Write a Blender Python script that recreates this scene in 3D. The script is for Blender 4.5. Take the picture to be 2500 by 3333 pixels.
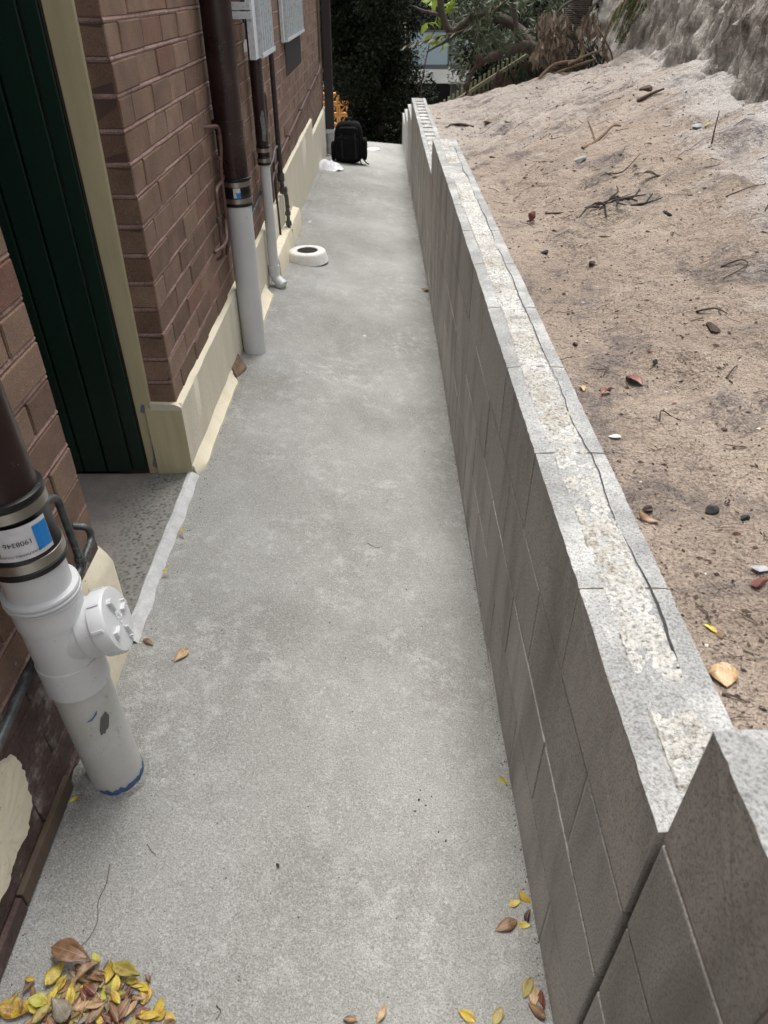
import bpy, bmesh, math, random
import numpy as np
from mathutils import Vector, Matrix, noise
from math import radians, sin, cos, pi

scene = bpy.context.scene
for o in list(bpy.data.objects):
    bpy.data.objects.remove(o)
random.seed(7)
rng = np.random.default_rng(11)

# ------------------------------------------------------------------ camera
CAM_Z = 1.5423
cam_data = bpy.data.cameras.new('camera')
cam = bpy.data.objects.new('camera', cam_data)
scene.collection.objects.link(cam)
R_ = Vector((0.9999956, -0.0028265, 0.0009507))
U_ = Vector((0.0009222, 0.5962911, 0.8027677))
F_ = Vector((0.002836, 0.8027633, -0.5962911))
cam.matrix_world = Matrix(((R_.x, U_.x, -F_.x, 0), (R_.y, U_.y, -F_.y, 0), (R_.z, U_.z, -F_.z, CAM_Z), (0, 0, 0, 1)))
cam_data.sensor_fit = 'VERTICAL'
cam_data.sensor_height = 36.0
cam_data.lens = 36.0 * 2325.23 / 3333.0
cam_data.clip_start = 0.02
cam_data.clip_end = 1500
cam_data.dof.use_dof = True; cam_data.dof.focus_distance = 1.9; cam_data.dof.aperture_fstop = 9.0
scene.camera = cam

# ------------------------------------------------------------------ sky, sun, exposure
SUN_EL, SUN_AZ = radians(72), radians(4)          # azimuth from +Y towards +X
world = bpy.data.worlds.new('World')
scene.world = world
world.use_nodes = True
wn, wl = world.node_tree.nodes, world.node_tree.links
wn.clear()
wo = wn.new('ShaderNodeOutputWorld'); wb = wn.new('ShaderNodeBackground')
sk = wn.new('ShaderNodeTexSky'); sk.sky_type = 'NISHITA'; sk.sun_disc = False
sk.sun_elevation = SUN_EL; sk.sun_rotation = SUN_AZ
sk.air_density = 1.0; sk.dust_density = 4.0; sk.ozone_density = 1.0
hs = wn.new('ShaderNodeHueSaturation'); hs.inputs['Saturation'].default_value = 0.10
wl.new(sk.outputs[0], hs.inputs['Color']); wl.new(hs.outputs[0], wb.inputs['Color'])
wb.inputs['Strength'].default_value = 0.15
wl.new(wb.outputs[0], wo.inputs['Surface'])
sd = bpy.data.lights.new('sun', 'SUN'); sun = bpy.data.objects.new('sun', sd)
scene.collection.objects.link(sun)
sd.energy = 1.5; sd.angle = radians(26); sd.color = (1.0, 0.96, 0.9)
sv = Vector((sin(SUN_AZ) * cos(SUN_EL), cos(SUN_AZ) * cos(SUN_EL), sin(SUN_EL)))
sun.rotation_euler = sv.to_track_quat('Z', 'Y').to_euler()
scene.view_settings.view_transform = 'Standard'
scene.view_settings.look = 'None'
scene.view_settings.exposure = 1.18
scene.view_settings.gamma = 1.0
scene.render.engine = 'CYCLES'
scene.cycles.max_bounces = 6; scene.cycles.diffuse_bounces = 3; scene.cycles.glossy_bounces = 2; scene.cycles.transmission_bounces = 2

# ------------------------------------------------------------------ shape of the place
def itp(v, T):
    return float(np.interp(v, [t[0] for t in T], [t[1] for t in T]))
XW, BT = 0.3084, 0.14            # face of the block wall, its thickness
TOP0, Y0 = 0.7805, 0.4244        # top of the long run of blocks, where it starts
XH = -0.708                      # brick face of the house
XP = -0.690                      # face of the rendered plinth
YC, YPIER, YEND = 2.2046, 1.39, 10.0
ZL = [(-2, .05), (0, .06), (.6, .078), (1.4, .085), (2.2, .085), (3.2, .07), (4.5, .04), (6.5, -.02), (8.4, -.115), (9.8, -.195), (11.8, -.3)]
ZR = [(-2, .05), (0, .05), (.5, .03), (.85, .01), (1.45, -.04), (2.75, -.076), (3.7, -.082), (5, -.105), (7, -.186), (9.3, -.286), (11.3, -.36), (11.8, -.39)]
def path_z(x, y):
    t = (x + .70) / 1.01
    return itp(y, ZL) * (1 - t) + itp(y, ZR) * t
SW = [(-1, .75), (.4, .745), (2, .735), (3.5, .72), (4.6, .69), (5.2, .60), (6.5, .555), (8.3, .53), (9.2, .42), (10, .2), (11, -.1), (13, -.6)]
SU = [(-1, 1.0), (3.5, 1.06), (5.0, 1.03), (6.5, .97), (7.5, .91), (8.5, .78), (10, .5), (12, 0), (13, -.3)]
CL = [(-2, 2.4), (2.6, 2.05), (3.2, 1.80), (3.6, 1.70), (4.5, 1.86), (5.4, 1.98), (6.4, 2.15), (7.5, 2.25), (8.5, 2.35), (12, 2.5)]
def sand_base(x, y):
    d = max(x - .45, 0); s = min(d / 1.5, 1); s = s * s * (3 - 2 * s)
    w = itp(y, SW)
    return w + (itp(y, SU) - w) * s + .25 * max(d - 1.5, 0)
def sand_z(x, y):
    z = sand_base(x, y)
    d = x - .45
    a = min(max((d + .02) / .35, 0.12), 1)
    z += a * (.038 * noise.fractal((x * 2.3, y * 1.6, 3.1), 1.0, 2.0, 3) + .030 * noise.noise((x * 7, y * 5, 1.7)) - .075 * max(0, noise.noise((x * 5.2, y * 4.1, 7.7)) - .10))
    z += (.0120 * noise.noise((x * 21, y * 15, 9.7)) + .0060 * noise.noise((x * 48, y * 40, 4.4))) * min(1, .35 + max(d, 0) * 3)
    # slumped cones of pale sand at the foot of the cliff
    for (cx, cy, r, hgt) in TALUS:
        q = math.hypot((x - cx) / r, (y - cy) / (r * .9))
        if q < 1: z += hgt * (1 - q * q) ** 2 * (1 + .5 * noise.noise((x * 6, y * 6, 2)))
    return z
TALUS = [(1.74, 3.62, .40, .07), (1.90, 4.45, .45, .10), (2.05, 5.35, .55, .11), (2.25, 6.4, .6, .10), (2.35, 7.6, .6, .10)]

# ------------------------------------------------------------------ materials
MAT = {}
class NT:
    def __init__(s, name):
        s.m = bpy.data.materials.new(name); s.m.use_nodes = True
        s.n = s.m.node_tree.nodes; s.l = s.m.node_tree.links
        s.b = s.n['Principled BSDF']; MAT[name] = s.m
        s.tc = s.n.new('ShaderNodeTexCoord'); s.co = s.tc.outputs['Object']
        s.hgt = None
    def world(s):
        g = s.n.new('ShaderNodeNewGeometry'); s.co = g.outputs['Position']; return s
    def scaled(s, sc):
        mp = s.n.new('ShaderNodeMapping'); mp.inputs['Scale'].default_value = sc
        s.l.new(s.co, mp.inputs['Vector']); return mp.outputs['Vector']
    def noise(s, scale, detail=4, rough=.6, co=None, dist=0):
        t = s.n.new('ShaderNodeTexNoise'); t.inputs['Scale'].default_value = scale
        t.inputs['Detail'].default_value = detail; t.inputs['Roughness'].default_value = rough
        t.inputs['Distortion'].default_value = dist
        s.l.new(co or s.co, t.inputs['Vector']); return t.outputs['Fac']
    def voro(s, scale, feature='F1', co=None, rnd=1.0):
        t = s.n.new('ShaderNodeTexVoronoi'); t.inputs['Scale'].default_value = scale; t.feature = feature
        t.inputs['Randomness'].default_value = rnd
        s.l.new(co or s.co, t.inputs['Vector']); return t.outputs['Distance']
    def wave(s, scale, dist, co=None, axis='Z'):
        t = s.n.new('ShaderNodeTexWave'); t.inputs['Scale'].default_value = scale; t.bands_direction = axis
        t.inputs['Distortion'].default_value = dist; s.l.new(co or s.co, t.inputs['Vector']); return t.outputs['Fac']
    def ramp(s, fac, *stops):
        r = s.n.new('ShaderNodeValToRGB'); e = r.color_ramp.elements
        while len(e) < len(stops): e.new(0.5)
        for k, (p, c) in enumerate(stops):
            e[k].position = p; e[k].color = (*c, 1) if not isinstance(c, (int, float)) else (c, c, c, 1)
        s.l.new(fac, r.inputs[0]); return r.outputs[0]
    def mix(s, fac, a, b, mode='MIX'):
        m = s.n.new('ShaderNodeMix'); m.data_type = 'RGBA'; m.blend_type = mode
        for sock, v in ((m.inputs[0], fac), (m.inputs[6], a), (m.inputs[7], b)):
            if isinstance(v, (int, float)): sock.default_value = v
            elif isinstance(v, tuple): sock.default_value = (*v, 1)
            else: s.l.new(v, sock)
        return m.outputs[2]
    def rnd(s):
        return s.n.new('ShaderNodeObjectInfo').outputs['Random']
    def math(s, op, a, b=0.0, c=0.0):
        m = s.n.new('ShaderNodeMath'); m.operation = op
        for sock, v in zip(m.inputs, (a, b, c)):
            if isinstance(v, (int, float)): sock.default_value = v
            else: s.l.new(v, sock)
        return m.outputs[0]
    def xyz(s):
        q = s.n.new('ShaderNodeSeparateXYZ'); s.l.new(s.co, q.inputs[0]); return q.outputs
    def col(s, c):
        if isinstance(c, tuple): s.b.inputs['Base Color'].default_value = (*c, 1)
        else: s.l.new(c, s.b.inputs['Base Color'])
        return s
    def rough(s, v):
        if isinstance(v, (int, float)): s.b.inputs['Roughness'].default_value = v
        else: s.l.new(v, s.b.inputs['Roughness'])
        return s
    def bump(s, h, strength=.5, dist=.01):
        b = s.n.new('ShaderNodeBump'); b.inputs['Strength'].default_value = strength; b.inputs['Distance'].default_value = dist
        s.l.new(h, b.inputs['Height'])
        if s.hgt: s.l.new(s.hgt, b.inputs['Normal'])
        s.hgt = b.outputs[0]; s.l.new(s.hgt, s.b.inputs['Normal']); return s
    def metal(s, v): s.b.inputs['Metallic'].default_value = v; return s
    def spec(s, v): s.b.inputs['Specular IOR Level'].default_value = v; return s

def make_materials():
    # path concrete: pale cement with lighter flecks, broad cloudy tone
    t = NT('path_concrete').world()
    c1 = t.ramp(t.noise(1.5, 4, .65), (.36, (.222, .219, .203)), (.52, (.278, .276, .260)), (.68, (.335, .333, .318)))
    fle = t.ramp(t.noise(150, 4, .75), (.50, 0), (.66, 1))
    big = t.ramp(t.voro(48), (.12, 1), (.24, 0))
    msk = t.ramp(t.noise(11, 3), (.44, 0), (.58, 1))
    c2 = t.mix(t.math('MULTIPLY', fle, .34), c1, (.50, .50, .485))
    scf = t.ramp(t.noise(17, 6, .82), (.50, 0), (.60, 1)); scm = t.ramp(t.noise(2.1, 3, .6), (.40, .15), (.62, 1))
    c2 = t.mix(t.math('MULTIPLY', t.math('MULTIPLY', scf, scm), .42), c2, (.50, .50, .485))
    c3 = t.mix(t.math('MULTIPLY', t.math('MULTIPLY', big, msk), .30), c2, (.54, .54, .53))
    grit = t.ramp(t.noise(300, 3, .8), (.36, .60), (.5, .97), (.62, 1.10))
    c4 = t.mix(1.0, c3, grit, 'MULTIPLY')
    pit = t.ramp(t.voro(120), (.04, .45), (.09, 1))
    pm = t.ramp(t.noise(6, 2), (.5, 0), (.6, 1))
    t.col(t.mix(t.math('MULTIPLY', pm, .8), c4, t.mix(1.0, c4, pit, 'MULTIPLY'))).rough(.92)
    t.bump(t.noise(150, 3, .75), .9, .006).bump(t.noise(30, 3, .6), .3, .01)
    # doorstep, older and darker with exposed aggregate
    t = NT('step_concrete').world()
    x, y, z = t.xyz()
    worn = t.ramp(t.math('ADD', t.math('MULTIPLY', t.math('ADD', x, .95), 1.6), t.math('MULTIPLY', t.noise(7, 4), .5)), (.25, 0), (.5, 1))
    agg = t.ramp(t.voro(75), (.10, (.025, .025, .024)), (.26, (.10, .098, .09)), (.6, (.24, .235, .21)))
    old = t.mix(t.ramp(t.noise(45, 4, .7), (.42, 0), (.66, 1)), agg, (.20, .195, .175))
    sm = t.ramp(t.noise(12, 4, .6), (.3, (.22, .195, .18)), (.7, (.31, .275, .255)))
    t.col(t.mix(worn, sm, old)).rough(.93).bump(t.noise(90, 4, .75), .6, .006)
    t = NT('mortar_pale').world()
    t.col(t.ramp(t.noise(25, 5, .7), (.3, (.42, .425, .425)), (.7, (.60, .605, .605)))).rough(.9).bump(t.noise(80, 4), .6, .008)
    # blocks
    t = NT('block_face').world()
    mp = t.scaled((1, 2.2, .55))
    st = t.ramp(t.noise(2.6, 4, .6, mp, .3), (.46, 0), (.66, 1))
    base = t.mix(t.ramp(t.rnd(), (0, 0), (1, 1)), (.40, .382, .356), (.46, .438, .408))
    sp = t.ramp(t.noise(260, 3, .75), (.36, .52), (.5, .97), (.75, 1.10))
    c = t.mix(1.0, base, sp, 'MULTIPLY')
    t.col(t.mix(t.math('MULTIPLY', st, .55), c, (.145, .133, .120))).rough(.95)
    t.bump(t.noise(170, 4, .75), .7, .004)
    t = NT('block_top').world()
    c = t.ramp(t.noise(6, 5, .72), (.36, (.29, .293, .29)), (.50, (.37, .373, .368)), (.66, (.56, .56, .55)))
    t.col(t.mix(1.0, c, t.ramp(t.noise(240, 3, .75), (.35, .50), (.5, .97), (.65, 1.12)), 'MULTIPLY')).rough(.93)
    t.bump(t.noise(140, 4, .8), 1.0, .008)
    t = NT('grout').world()
    pe = t.voro(115)
    c = t.ramp(t.noise(8, 4, .7), (.32, (.46, .41, .345)), (.46, (.60, .58, .54)), (.62, (.74, .73, .70)))
    t.col(t.mix(1.0, c, t.ramp(t.noise(120, 4, .7), (.34, .32), (.5, .95), (.7, 1.08)), 'MULTIPLY')).rough(.95)
    t.bump(pe, .6, .008).bump(t.noise(120, 4, .8), 1.0, .012)
    t = NT('block_mortar').world()
    t.col(t.ramp(t.noise(60, 3), (.3, (.40, .38, .355)), (.7, (.54, .515, .485)))).rough(.95)
    # bricks
    def brick(name, lo, hi, red):
        t = NT(name)
        gw = t.n.new('ShaderNodeNewGeometry').outputs['Position']
        r = t.rnd()
        c = t.mix(r, lo, hi)
        c = t.mix(t.ramp(t.math('FRACT', t.math('MULTIPLY', r, 17.3)), (.90, 0), (.94, .45)), c, red)
        c = t.mix(1.0, c, t.ramp(t.noise(9, 4, .65, gw), (.3, .76), (.7, 1.2)), 'MULTIPLY')
        c = t.mix(1.0, c, t.ramp(t.noise(330, 3, .7, gw), (.34, .55), (.5, 1.0), (.72, 1.15)), 'MULTIPLY')
        ch = t.ramp(t.noise(60, 3, .6, gw), (.69, 0), (.73, 1))
        c = t.mix(t.math('MULTIPLY', ch, .5), c, (.42, .39, .37))
        t.col(c).rough(.92).bump(t.noise(300, 4, .75, gw), .6, .003)
    brick('brick', (.150, .090, .062), (.238, .155, .110), (.190, .078, .055))
    brick('brick_bare', (.26, .055, .03), (.30, .07, .04), (.22, .05, .03))
    t = NT('brick_far').world()
    ym = t.scaled((1, 4.42, 11.9))
    c = t.ramp(t.noise(1.1, 1, .5, ym), (.3, (.150, .090, .062)), (.7, (.238, .155, .110)))
    mp = t.scaled((1, 6, .5))
    c = t.mix(1.0, c, t.ramp(t.noise(2.2, 4, .7, mp), (.3, .72), (.7, 1.2)), 'MULTIPLY')
    t.col(t.mix(1.0, c, t.ramp(t.noise(200, 3, .7), (.35, .7), (.65, 1.1)), 'MULTIPLY')).rough(.92).bump(t.noise(250, 3), .5, .003)
    t = NT('mortar_pink').world()
    c = t.ramp(t.noise(14, 4, .7), (.3, (.190, .112, .094)), (.7, (.350, .240, .208)))
    t.col(t.mix(1.0, c, t.ramp(t.noise(150, 3), (.35, .7), (.6, 1.1)), 'MULTIPLY')).rough(.9).bump(t.noise(120, 4), .6, .004)
    t = NT('mortar_deep').world(); t.col((.085, .055, .047)).rough(.95)
    t = NT('old_paint').world()
    c = t.ramp(t.noise(9, 5, .7), (.38, (.070, .042, .038)), (.55, (.11, .072, .062)), (.66, (.30, .27, .255)))
    t.col(t.mix(1.0, c, t.ramp(t.noise(70, 4, .7), (.3, .65), (.7, 1.2)), 'MULTIPLY')).rough(.85).bump(t.noise(50, 5, .7), .7, .008)
    # cream paint on render; weathered top edge gets grit from the noise only
    def cream(name, a, b, dirt):
        t = NT(name).world()
        mp = t.scaled((1, 3.5, .6))
        c = t.ramp(t.noise(3, 5, .65, mp), (.3, a), (.7, b))
        sp = t.ramp(t.noise(60, 4, .75), (.60, 0), (.70, 1))
        sc = t.ramp(t.noise(4, 3), (.45, 0), (.6, 1))
        t.col(t.mix(t.math('MULTIPLY', t.math('MULTIPLY', sp, sc), dirt), c, (.17, .12, .06))).rough(.75)
        t.bump(t.noise(45, 4, .6), .35, .006)
    cream('render_cream', (.58, .535, .43), (.67, .625, .515), .5)
    cream('render_edge', (.64, .575, .43), (.72, .665, .52), .9)
    t = NT('frame_cream').world()
    c = t.ramp(t.noise(4, 4, .6, t.scaled((6, 6, .8))), (.3, (.43, .38, .235)), (.7, (.52, .465, .30)))
    sp = t.ramp(t.noise(95, 3, .8), (.70, 0), (.74, 1))
    t.col(t.mix(t.math('MULTIPLY', sp, .6), c, (.12, .09, .05))).rough(.42).bump(t.noise(30, 4), .25, .003)
    t = NT('frame_bare').world(); t.col(t.ramp(t.noise(60, 4), (.3, (.13, .14, .17)), (.7, (.27, .28, .31)))).rough(.8)
    t = NT('door_green').world()
    c = t.ramp(t.noise(5, 4, .6, t.scaled((1, 1, .25))), (.3, (.0055, .021, .0135)), (.7, (.010, .032, .021)))
    sp = t.ramp(t.noise(150, 2, .6), (.72, 0), (.75, 1))
    lo = t.ramp(t.noise(3, 2), (.45, 0), (.62, 1))
    t.col(t.mix(t.math('MULTIPLY', t.math('MULTIPLY', sp, lo), .35), c, (.25, .25, .23))).rough(.42).bump(t.noise(12, 4, .6, t.scaled((4, 1, .5))), .25, .003)
    # pipes
    t = NT('pvc').world()
    c = t.ramp(t.noise(5, 4, .6), (.3, (.55, .56, .57)), (.7, (.62, .63, .635)))
    gr = t.ramp(t.noise(90, 3, .7, t.scaled((1, 1, .5))), (.67, 0), (.72, 1))
    t.col(t.mix(t.math('MULTIPLY', gr, .5), c, (.22, .22, .21))).rough(.36).bump(t.noise(40, 3), .08, .002)
    t = NT('pvc_dirty').world()
    x, y, z = t.xyz()
    dz = t.ramp(t.math('ADD', t.math('MULTIPLY', z, -2.4), t.math('MULTIPLY', t.noise(10, 4), .55)), (-.4 + .4, 1), (.28, 0))
    c = t.mix(t.ramp(t.noise(7, 5, .7), (.40, 0), (.75, .75)), (.50, .50, .485), (.38, .37, .335))
    gr = t.ramp(t.noise(65, 4, .8, t.scaled((1, 1, .35))), (.61, 0), (.68, 1))
    t.col(t.mix(t.math('MULTIPLY', gr, .6), c, (.16, .16, .15))).rough(.45)
    t = NT('pvc_grey').world()
    t.col(t.ramp(t.noise(12, 4), (.3, (.40, .405, .40)), (.7, (.52, .52, .51)))).rough(.5)
    t = NT('pipe_brown').world()
    c = t.ramp(t.noise(7, 4, .6), (.35, (.016, .007, .0068)), (.7, (.027, .013, .012)))
    dull = t.ramp(t.noise(11, 4, .7), (.64, 0), (.68, .6))
    c = t.mix(dull, c, (.065, .05, .048))
    sp = t.ramp(t.voro(52), (.055, 1), (.075, 0)); sm = t.ramp(t.noise(14, 2), (.5, 0), (.56, 1))
    t.col(t.mix(t.math('MULTIPLY', sp, sm), c, (.55, .53, .50))).rough(t.ramp(t.noise(9, 4), (.3, .22), (.7, .42))).bump(t.noise(9, 4), .15, .004)
    t = NT('pipe_bare').world(); t.col(t.ramp(t.noise(70, 4), (.3, (.09, .095, .10)), (.7, (.22, .225, .23)))).rough(.7)
    t = NT('rubber').world()
    sp = t.ramp(t.noise(120, 2, .6), (.735, 0), (.755, 1))
    t.col(t.mix(t.math('MULTIPLY', sp, .5), (.006, .006, .007), (.4, .4, .4))).rough(.40)
    t = NT('steel').world(); t.col((.47, .45, .41)).metal(1).rough(.33).bump(t.noise(200, 2, .5, t.scaled((1, 1, 8))), .1, .001)
    t = NT('galv').world()
    t.col(t.ramp(t.voro(60), (.1, (.46, .50, .53)), (.6, (.60, .64, .67)))).metal(.1).rough(.5)
    t = NT('copper_painted').world()
    t.col(t.ramp(t.noise(30, 4), (.3, (.075, .035, .030)), (.7, (.14, .080, .068)))).rough(.5)
    t = NT('copper_grey').world()
    t.col(t.ramp(t.noise(35, 4, .7), (.32, (.028, .030, .031)), (.55, (.075, .085, .086)), (.72, (.19, .22, .215)))).rough(.45).metal(.3)
    t = NT('black_pipe').world(); t.col(t.ramp(t.noise(40, 4), (.3, (.014, .013, .013)), (.75, (.05, .048, .045)))).rough(.45)
    t = NT('dark_brown_paint').world(); t.col((.030, .022, .023)).rough(.4)
    t = NT('brass').world(); t.col(t.ramp(t.noise(70, 4), (.3, (.03, .03, .026)), (.75, (.16, .155, .135)))).rough(.5).metal(.4)
    t = NT('label_paper').world(); t.col(t.ramp(t.noise(50, 3), (.3, (.52, .52, .54)), (.7, (.64, .64, .65)))).rough(.45)
    t = NT('label_blue').world(); t.col((.012, .20, .55)).rough(.4)
    t = NT('ink').world(); t.col((.02, .02, .022)).rough(.6)
    t = NT('primer_blue').world(); t.col(t.ramp(t.noise(30, 4), (.3, (.02, .055, .16)), (.7, (.10, .17, .32)))).rough(.6)
    t = NT('grey_scuff').world(); t.col((.095, .098, .10)).rough(.7)
    t = NT('white_cement').world()
    x, y, z = t.xyz()
    c = t.ramp(t.noise(14, 5, .7), (.35, (.60, .58, .54)), (.7, (.74, .73, .70)))
    sp = t.ramp(t.noise(45, 5, .75, t.scaled((1, 1, .5))), (.60, 0), (.72, .6))
    t.col(t.mix(sp, c, (.30, .27, .22))).rough(.85).bump(t.noise(70, 4), .35, .004)
    t = NT('grate_black').world(); t.col((.012, .012, .012)).rough(.5)
    t = NT('nylon').world()
    t.col(t.ramp(t.noise(9, 4), (.3, (.004, .004, .005)), (.7, (.008, .008, .009)))).rough(.9).spec(.15).bump(t.noise(18, 4), .5, .02).bump(t.noise(400, 2), .3, .001)
    t = NT('webbing').world(); t.col((.011, .011, .012)).rough(.8).spec(.25)
    t = NT('cotton').world(); t.col((.76, .76, .80)).rough(.9).bump(t.noise(45, 4), .3, .006)
    # sand and cliff
    t = NT('sand').world()
    x, y, z = t.xyz()
    tan = t.ramp(t.noise(2.2, 5, .65), (.3, (.285, .224, .176)), (.55, (.385, .310, .248)), (.75, (.475, .392, .322)))
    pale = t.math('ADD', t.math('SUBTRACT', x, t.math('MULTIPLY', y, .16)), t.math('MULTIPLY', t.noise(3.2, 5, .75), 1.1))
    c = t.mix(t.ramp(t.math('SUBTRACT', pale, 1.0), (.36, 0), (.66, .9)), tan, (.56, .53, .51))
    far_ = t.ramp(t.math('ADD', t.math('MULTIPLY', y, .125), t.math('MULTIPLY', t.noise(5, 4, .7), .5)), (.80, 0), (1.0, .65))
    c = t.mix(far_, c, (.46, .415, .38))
    soil = t.ramp(t.noise(2.9, 6, .76, None, .6), (.51, 0), (.61, 1))
    soil2 = t.ramp(t.noise(40, 4, .7), (.35, .35), (.6, 1))
    c = t.mix(t.math('MULTIPLY', t.math('MULTIPLY', soil, soil2), .85), c, (.125, .105, .105))
    g = t.ramp(t.noise(170, 3, .75), (.35, .42), (.48, .95), (.7, 1.14))
    c = t.mix(1.0, c, g, 'MULTIPLY')
    fl = t.ramp(t.voro(110), (.05, .22), (.09, 1)); fm = t.ramp(t.noise(9, 3), (.46, 0), (.55, 1))
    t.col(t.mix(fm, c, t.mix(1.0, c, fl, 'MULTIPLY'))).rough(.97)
    t.bump(t.noise(120, 4, .8), 1.0, .012).bump(t.noise(24, 3, .7), .9, .05)
    t = NT('cliff').world()
    mp = t.scaled((3, 3.6, .75))
    s1 = t.noise(2.6, 5, .78, mp, .6)
    c = t.ramp(s1, (.33, (.17, .135, .11)), (.41, (.42, .37, .32)), (.52, (.62, .57, .51)), (.66, (.76, .725, .67)))
    wv = t.ramp(t.noise(4, 5, .7, t.scaled((1, 1, 3.2))), (.35, .65), (.65, 1.15))
    c = t.mix(1.0, c, wv, 'MULTIPLY')
    t.col(t.mix(1.0, c, t.ramp(t.noise(110, 4, .7), (.34, .6), (.6, 1.1)), 'MULTIPLY')).rough(.97)
    t.bump(t.noise(60, 4, .8), 1.0, .02).bump(t.noise(7, 4, .75, mp), 1.0, .08)
    t = NT('rock').world(); t.col(t.ramp(t.noise(30, 4), (.3, (.17, .145, .12)), (.7, (.33, .29, .25)))).rough(.95).bump(t.noise(60, 4), .6, .006)
    t = NT('soil').world(); t.col(t.ramp(t.noise(3, 5), (.3, (.05, .04, .03)), (.7, (.12, .10, .075)))).rough(.97)
    for nm, a, b in (('charcoal', (.010, .010, .011), (.045, .043, .042)), ('brick_chip', (.10, .035, .030), (.19, .075, .062)), ('grey_chip', (.19, .20, .205), (.33, .34, .345)), ('bark', (.030, .019, .014), (.095, .062, .045)), ('dead_wood', (.11, .07, .045), (.22, .15, .10)), ('pale_chip', (.42, .40, .36), (.6, .58, .54))):
        t = NT(nm).world(); t.col(t.ramp(t.noise(45, 4), (.3, a), (.7, b))).rough(.92).bump(t.noise(120, 4), .6, .003)
    # leaves (dry, on the ground)
    def leaf(nm, a, b, c):
        t = NT(nm)
        r = t.rnd()
        m = t.mix(r, a, b)
        k = t.ramp(t.noise(55, 4, .75), (.48, 0), (.64, .85))
        m2 = t.mix(k, m, c); xx = t.math('ABSOLUTE', t.xyz()[0])
        rib = t.ramp(t.math('MULTIPLY', xx, 1000.0), (0, .55), (.9, 0))
        m2 = t.mix(1.0, m2, t.ramp(t.noise(160, 3), (.3, .7), (.7, 1.15)), 'MULTIPLY')
        t.col(t.mix(rib, m2, t.mix(.5, m2, (.6, .5, .25)))).rough(.5).bump(t.noise(70, 3), .4, .003)
    leaf('leaf_yellow', (.44, .31, .025), (.52, .42, .06), (.30, .16, .03))
    leaf('leaf_green', (.33, .34, .045), (.42, .40, .06), (.30, .22, .03))
    leaf('leaf_olive', (.26, .22, .05), (.33, .26, .06), (.20, .12, .03))
    leaf('leaf_brown', (.20, .105, .055), (.27, .16, .085), (.10, .05, .03))
    leaf('leaf_tan', (.40, .26, .13), (.46, .32, .17), (.26, .14, .07))
    leaf('leaf_red', (.15, .045, .03), (.20, .07, .045), (.09, .03, .025))
    leaf('leaf_grey', (.20, .18, .135), (.27, .24, .19), (.14, .12, .09))
    leaf('leaf_dark', (.05, .025, .02), (.07, .04, .03), (.03, .02, .015))
    leaf('leaf_mixed', (.42, .26, .02), (.48, .30, .03), (.13, .055, .02))
    # growing foliage
    def foliage(nm, a, b, rough=.42, trans=.15, sp=.3):
        t = NT(nm); at = t.n.new('ShaderNodeAttribute'); at.attribute_name = 'tone'; at.attribute_type = 'GEOMETRY'
        t.col(t.mix(at.outputs['Fac'], a, b)).rough(rough).spec(sp)
        tb = t.n.new('ShaderNodeBsdfTranslucent'); t.l.new(t.mix(at.outputs['Fac'], a, b), tb.inputs[0])
        mx = t.n.new('ShaderNodeMixShader'); mx.inputs[0].default_value = trans
        t.l.new(t.b.outputs[0], mx.inputs[1]); t.l.new(tb.outputs[0], mx.inputs[2])
        t.l.new(mx.outputs[0], t.n['Material Output'].inputs[0])
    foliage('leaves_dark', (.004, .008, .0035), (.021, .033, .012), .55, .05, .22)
    foliage('leaves_banksia', (.035, .050, .026), (.17, .20, .13), .45, .15)
    foliage('leaves_sage', (.13, .16, .10), (.30, .33, .24), .5, .3)
    foliage('leaves_bright', (.16, .25, .03), (.30, .38, .06), .45, .4)
    foliage('leaves_fern', (.035, .065, .018), (.085, .135, .035), .5, .25)
    foliage('leaves_strappy', (.018, .024, .014), (.048, .058, .034), .45, .1)
    foliage('leaves_dead', (.15, .115, .085), (.38, .31, .245), .8, .1)
    t = NT('palm_bark').world()
    c = t.ramp(t.wave(19, 2.5, None, 'Z'), (.2, (.045, .036, .030)), (.7, (.17, .145, .125)))
    t.col(t.mix(1.0, c, t.ramp(t.noise(50, 4), (.3, .6), (.7, 1.2)), 'MULTIPLY')).rough(.95).bump(t.wave(19, 2.5, None, 'Z'), .6, .02)
    t = NT('limb_bark').world(); t.col(t.ramp(t.noise(22, 5, .7), (.3, (.045, .036, .028)), (.7, (.125, .105, .083)))).rough(.95).bump(t.noise(35, 5), .8, .015)
    # far things
    t = NT('fence_timber').world(); t.col(t.ramp(t.noise(8, 4, .6, t.scaled((1, 1, .3))), (.3, (.22, .225, .15)), (.7, (.34, .34, .24)))).rough(.9)
    t = NT('fence_board').world(); t.col(t.ramp(t.noise(8, 4, .6, t.scaled((3, 1, .3))), (.3, (.055, .038, .026)), (.7, (.12, .085, .06)))).rough(.9)
    t = NT('building_white').world(); t.col(t.ramp(t.noise(3, 4), (.3, (.66, .67, .65)), (.7, (.76, .77, .75)))).rough(.8)
    t = NT('building_grey').world(); t.col((.10, .105, .105)).rough(.85)
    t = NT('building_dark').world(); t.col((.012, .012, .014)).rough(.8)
    t = NT('aluminium').world(); t.col((.13, .14, .15)).metal(.4).rough(.45)
    t = NT('window_glass').world(); t.col((.36, .47, .52)).rough(.12).spec(.8)
    t = NT('dark_glass').world(); t.col((.02, .023, .026)).rough(.08)
    t = NT('orange_lattice').world(); t.col(t.ramp(t.noise(6, 3), (.3, (.80, .34, .08)), (.7, (.85, .45, .15)))).rough(.85)
    t = NT('roof_tile').world(); t.col((.14, .06, .045)).rough(.9)
    t = NT('eave_board').world(); t.col((.42, .40, .35)).rough(.7)
make_materials()

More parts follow.
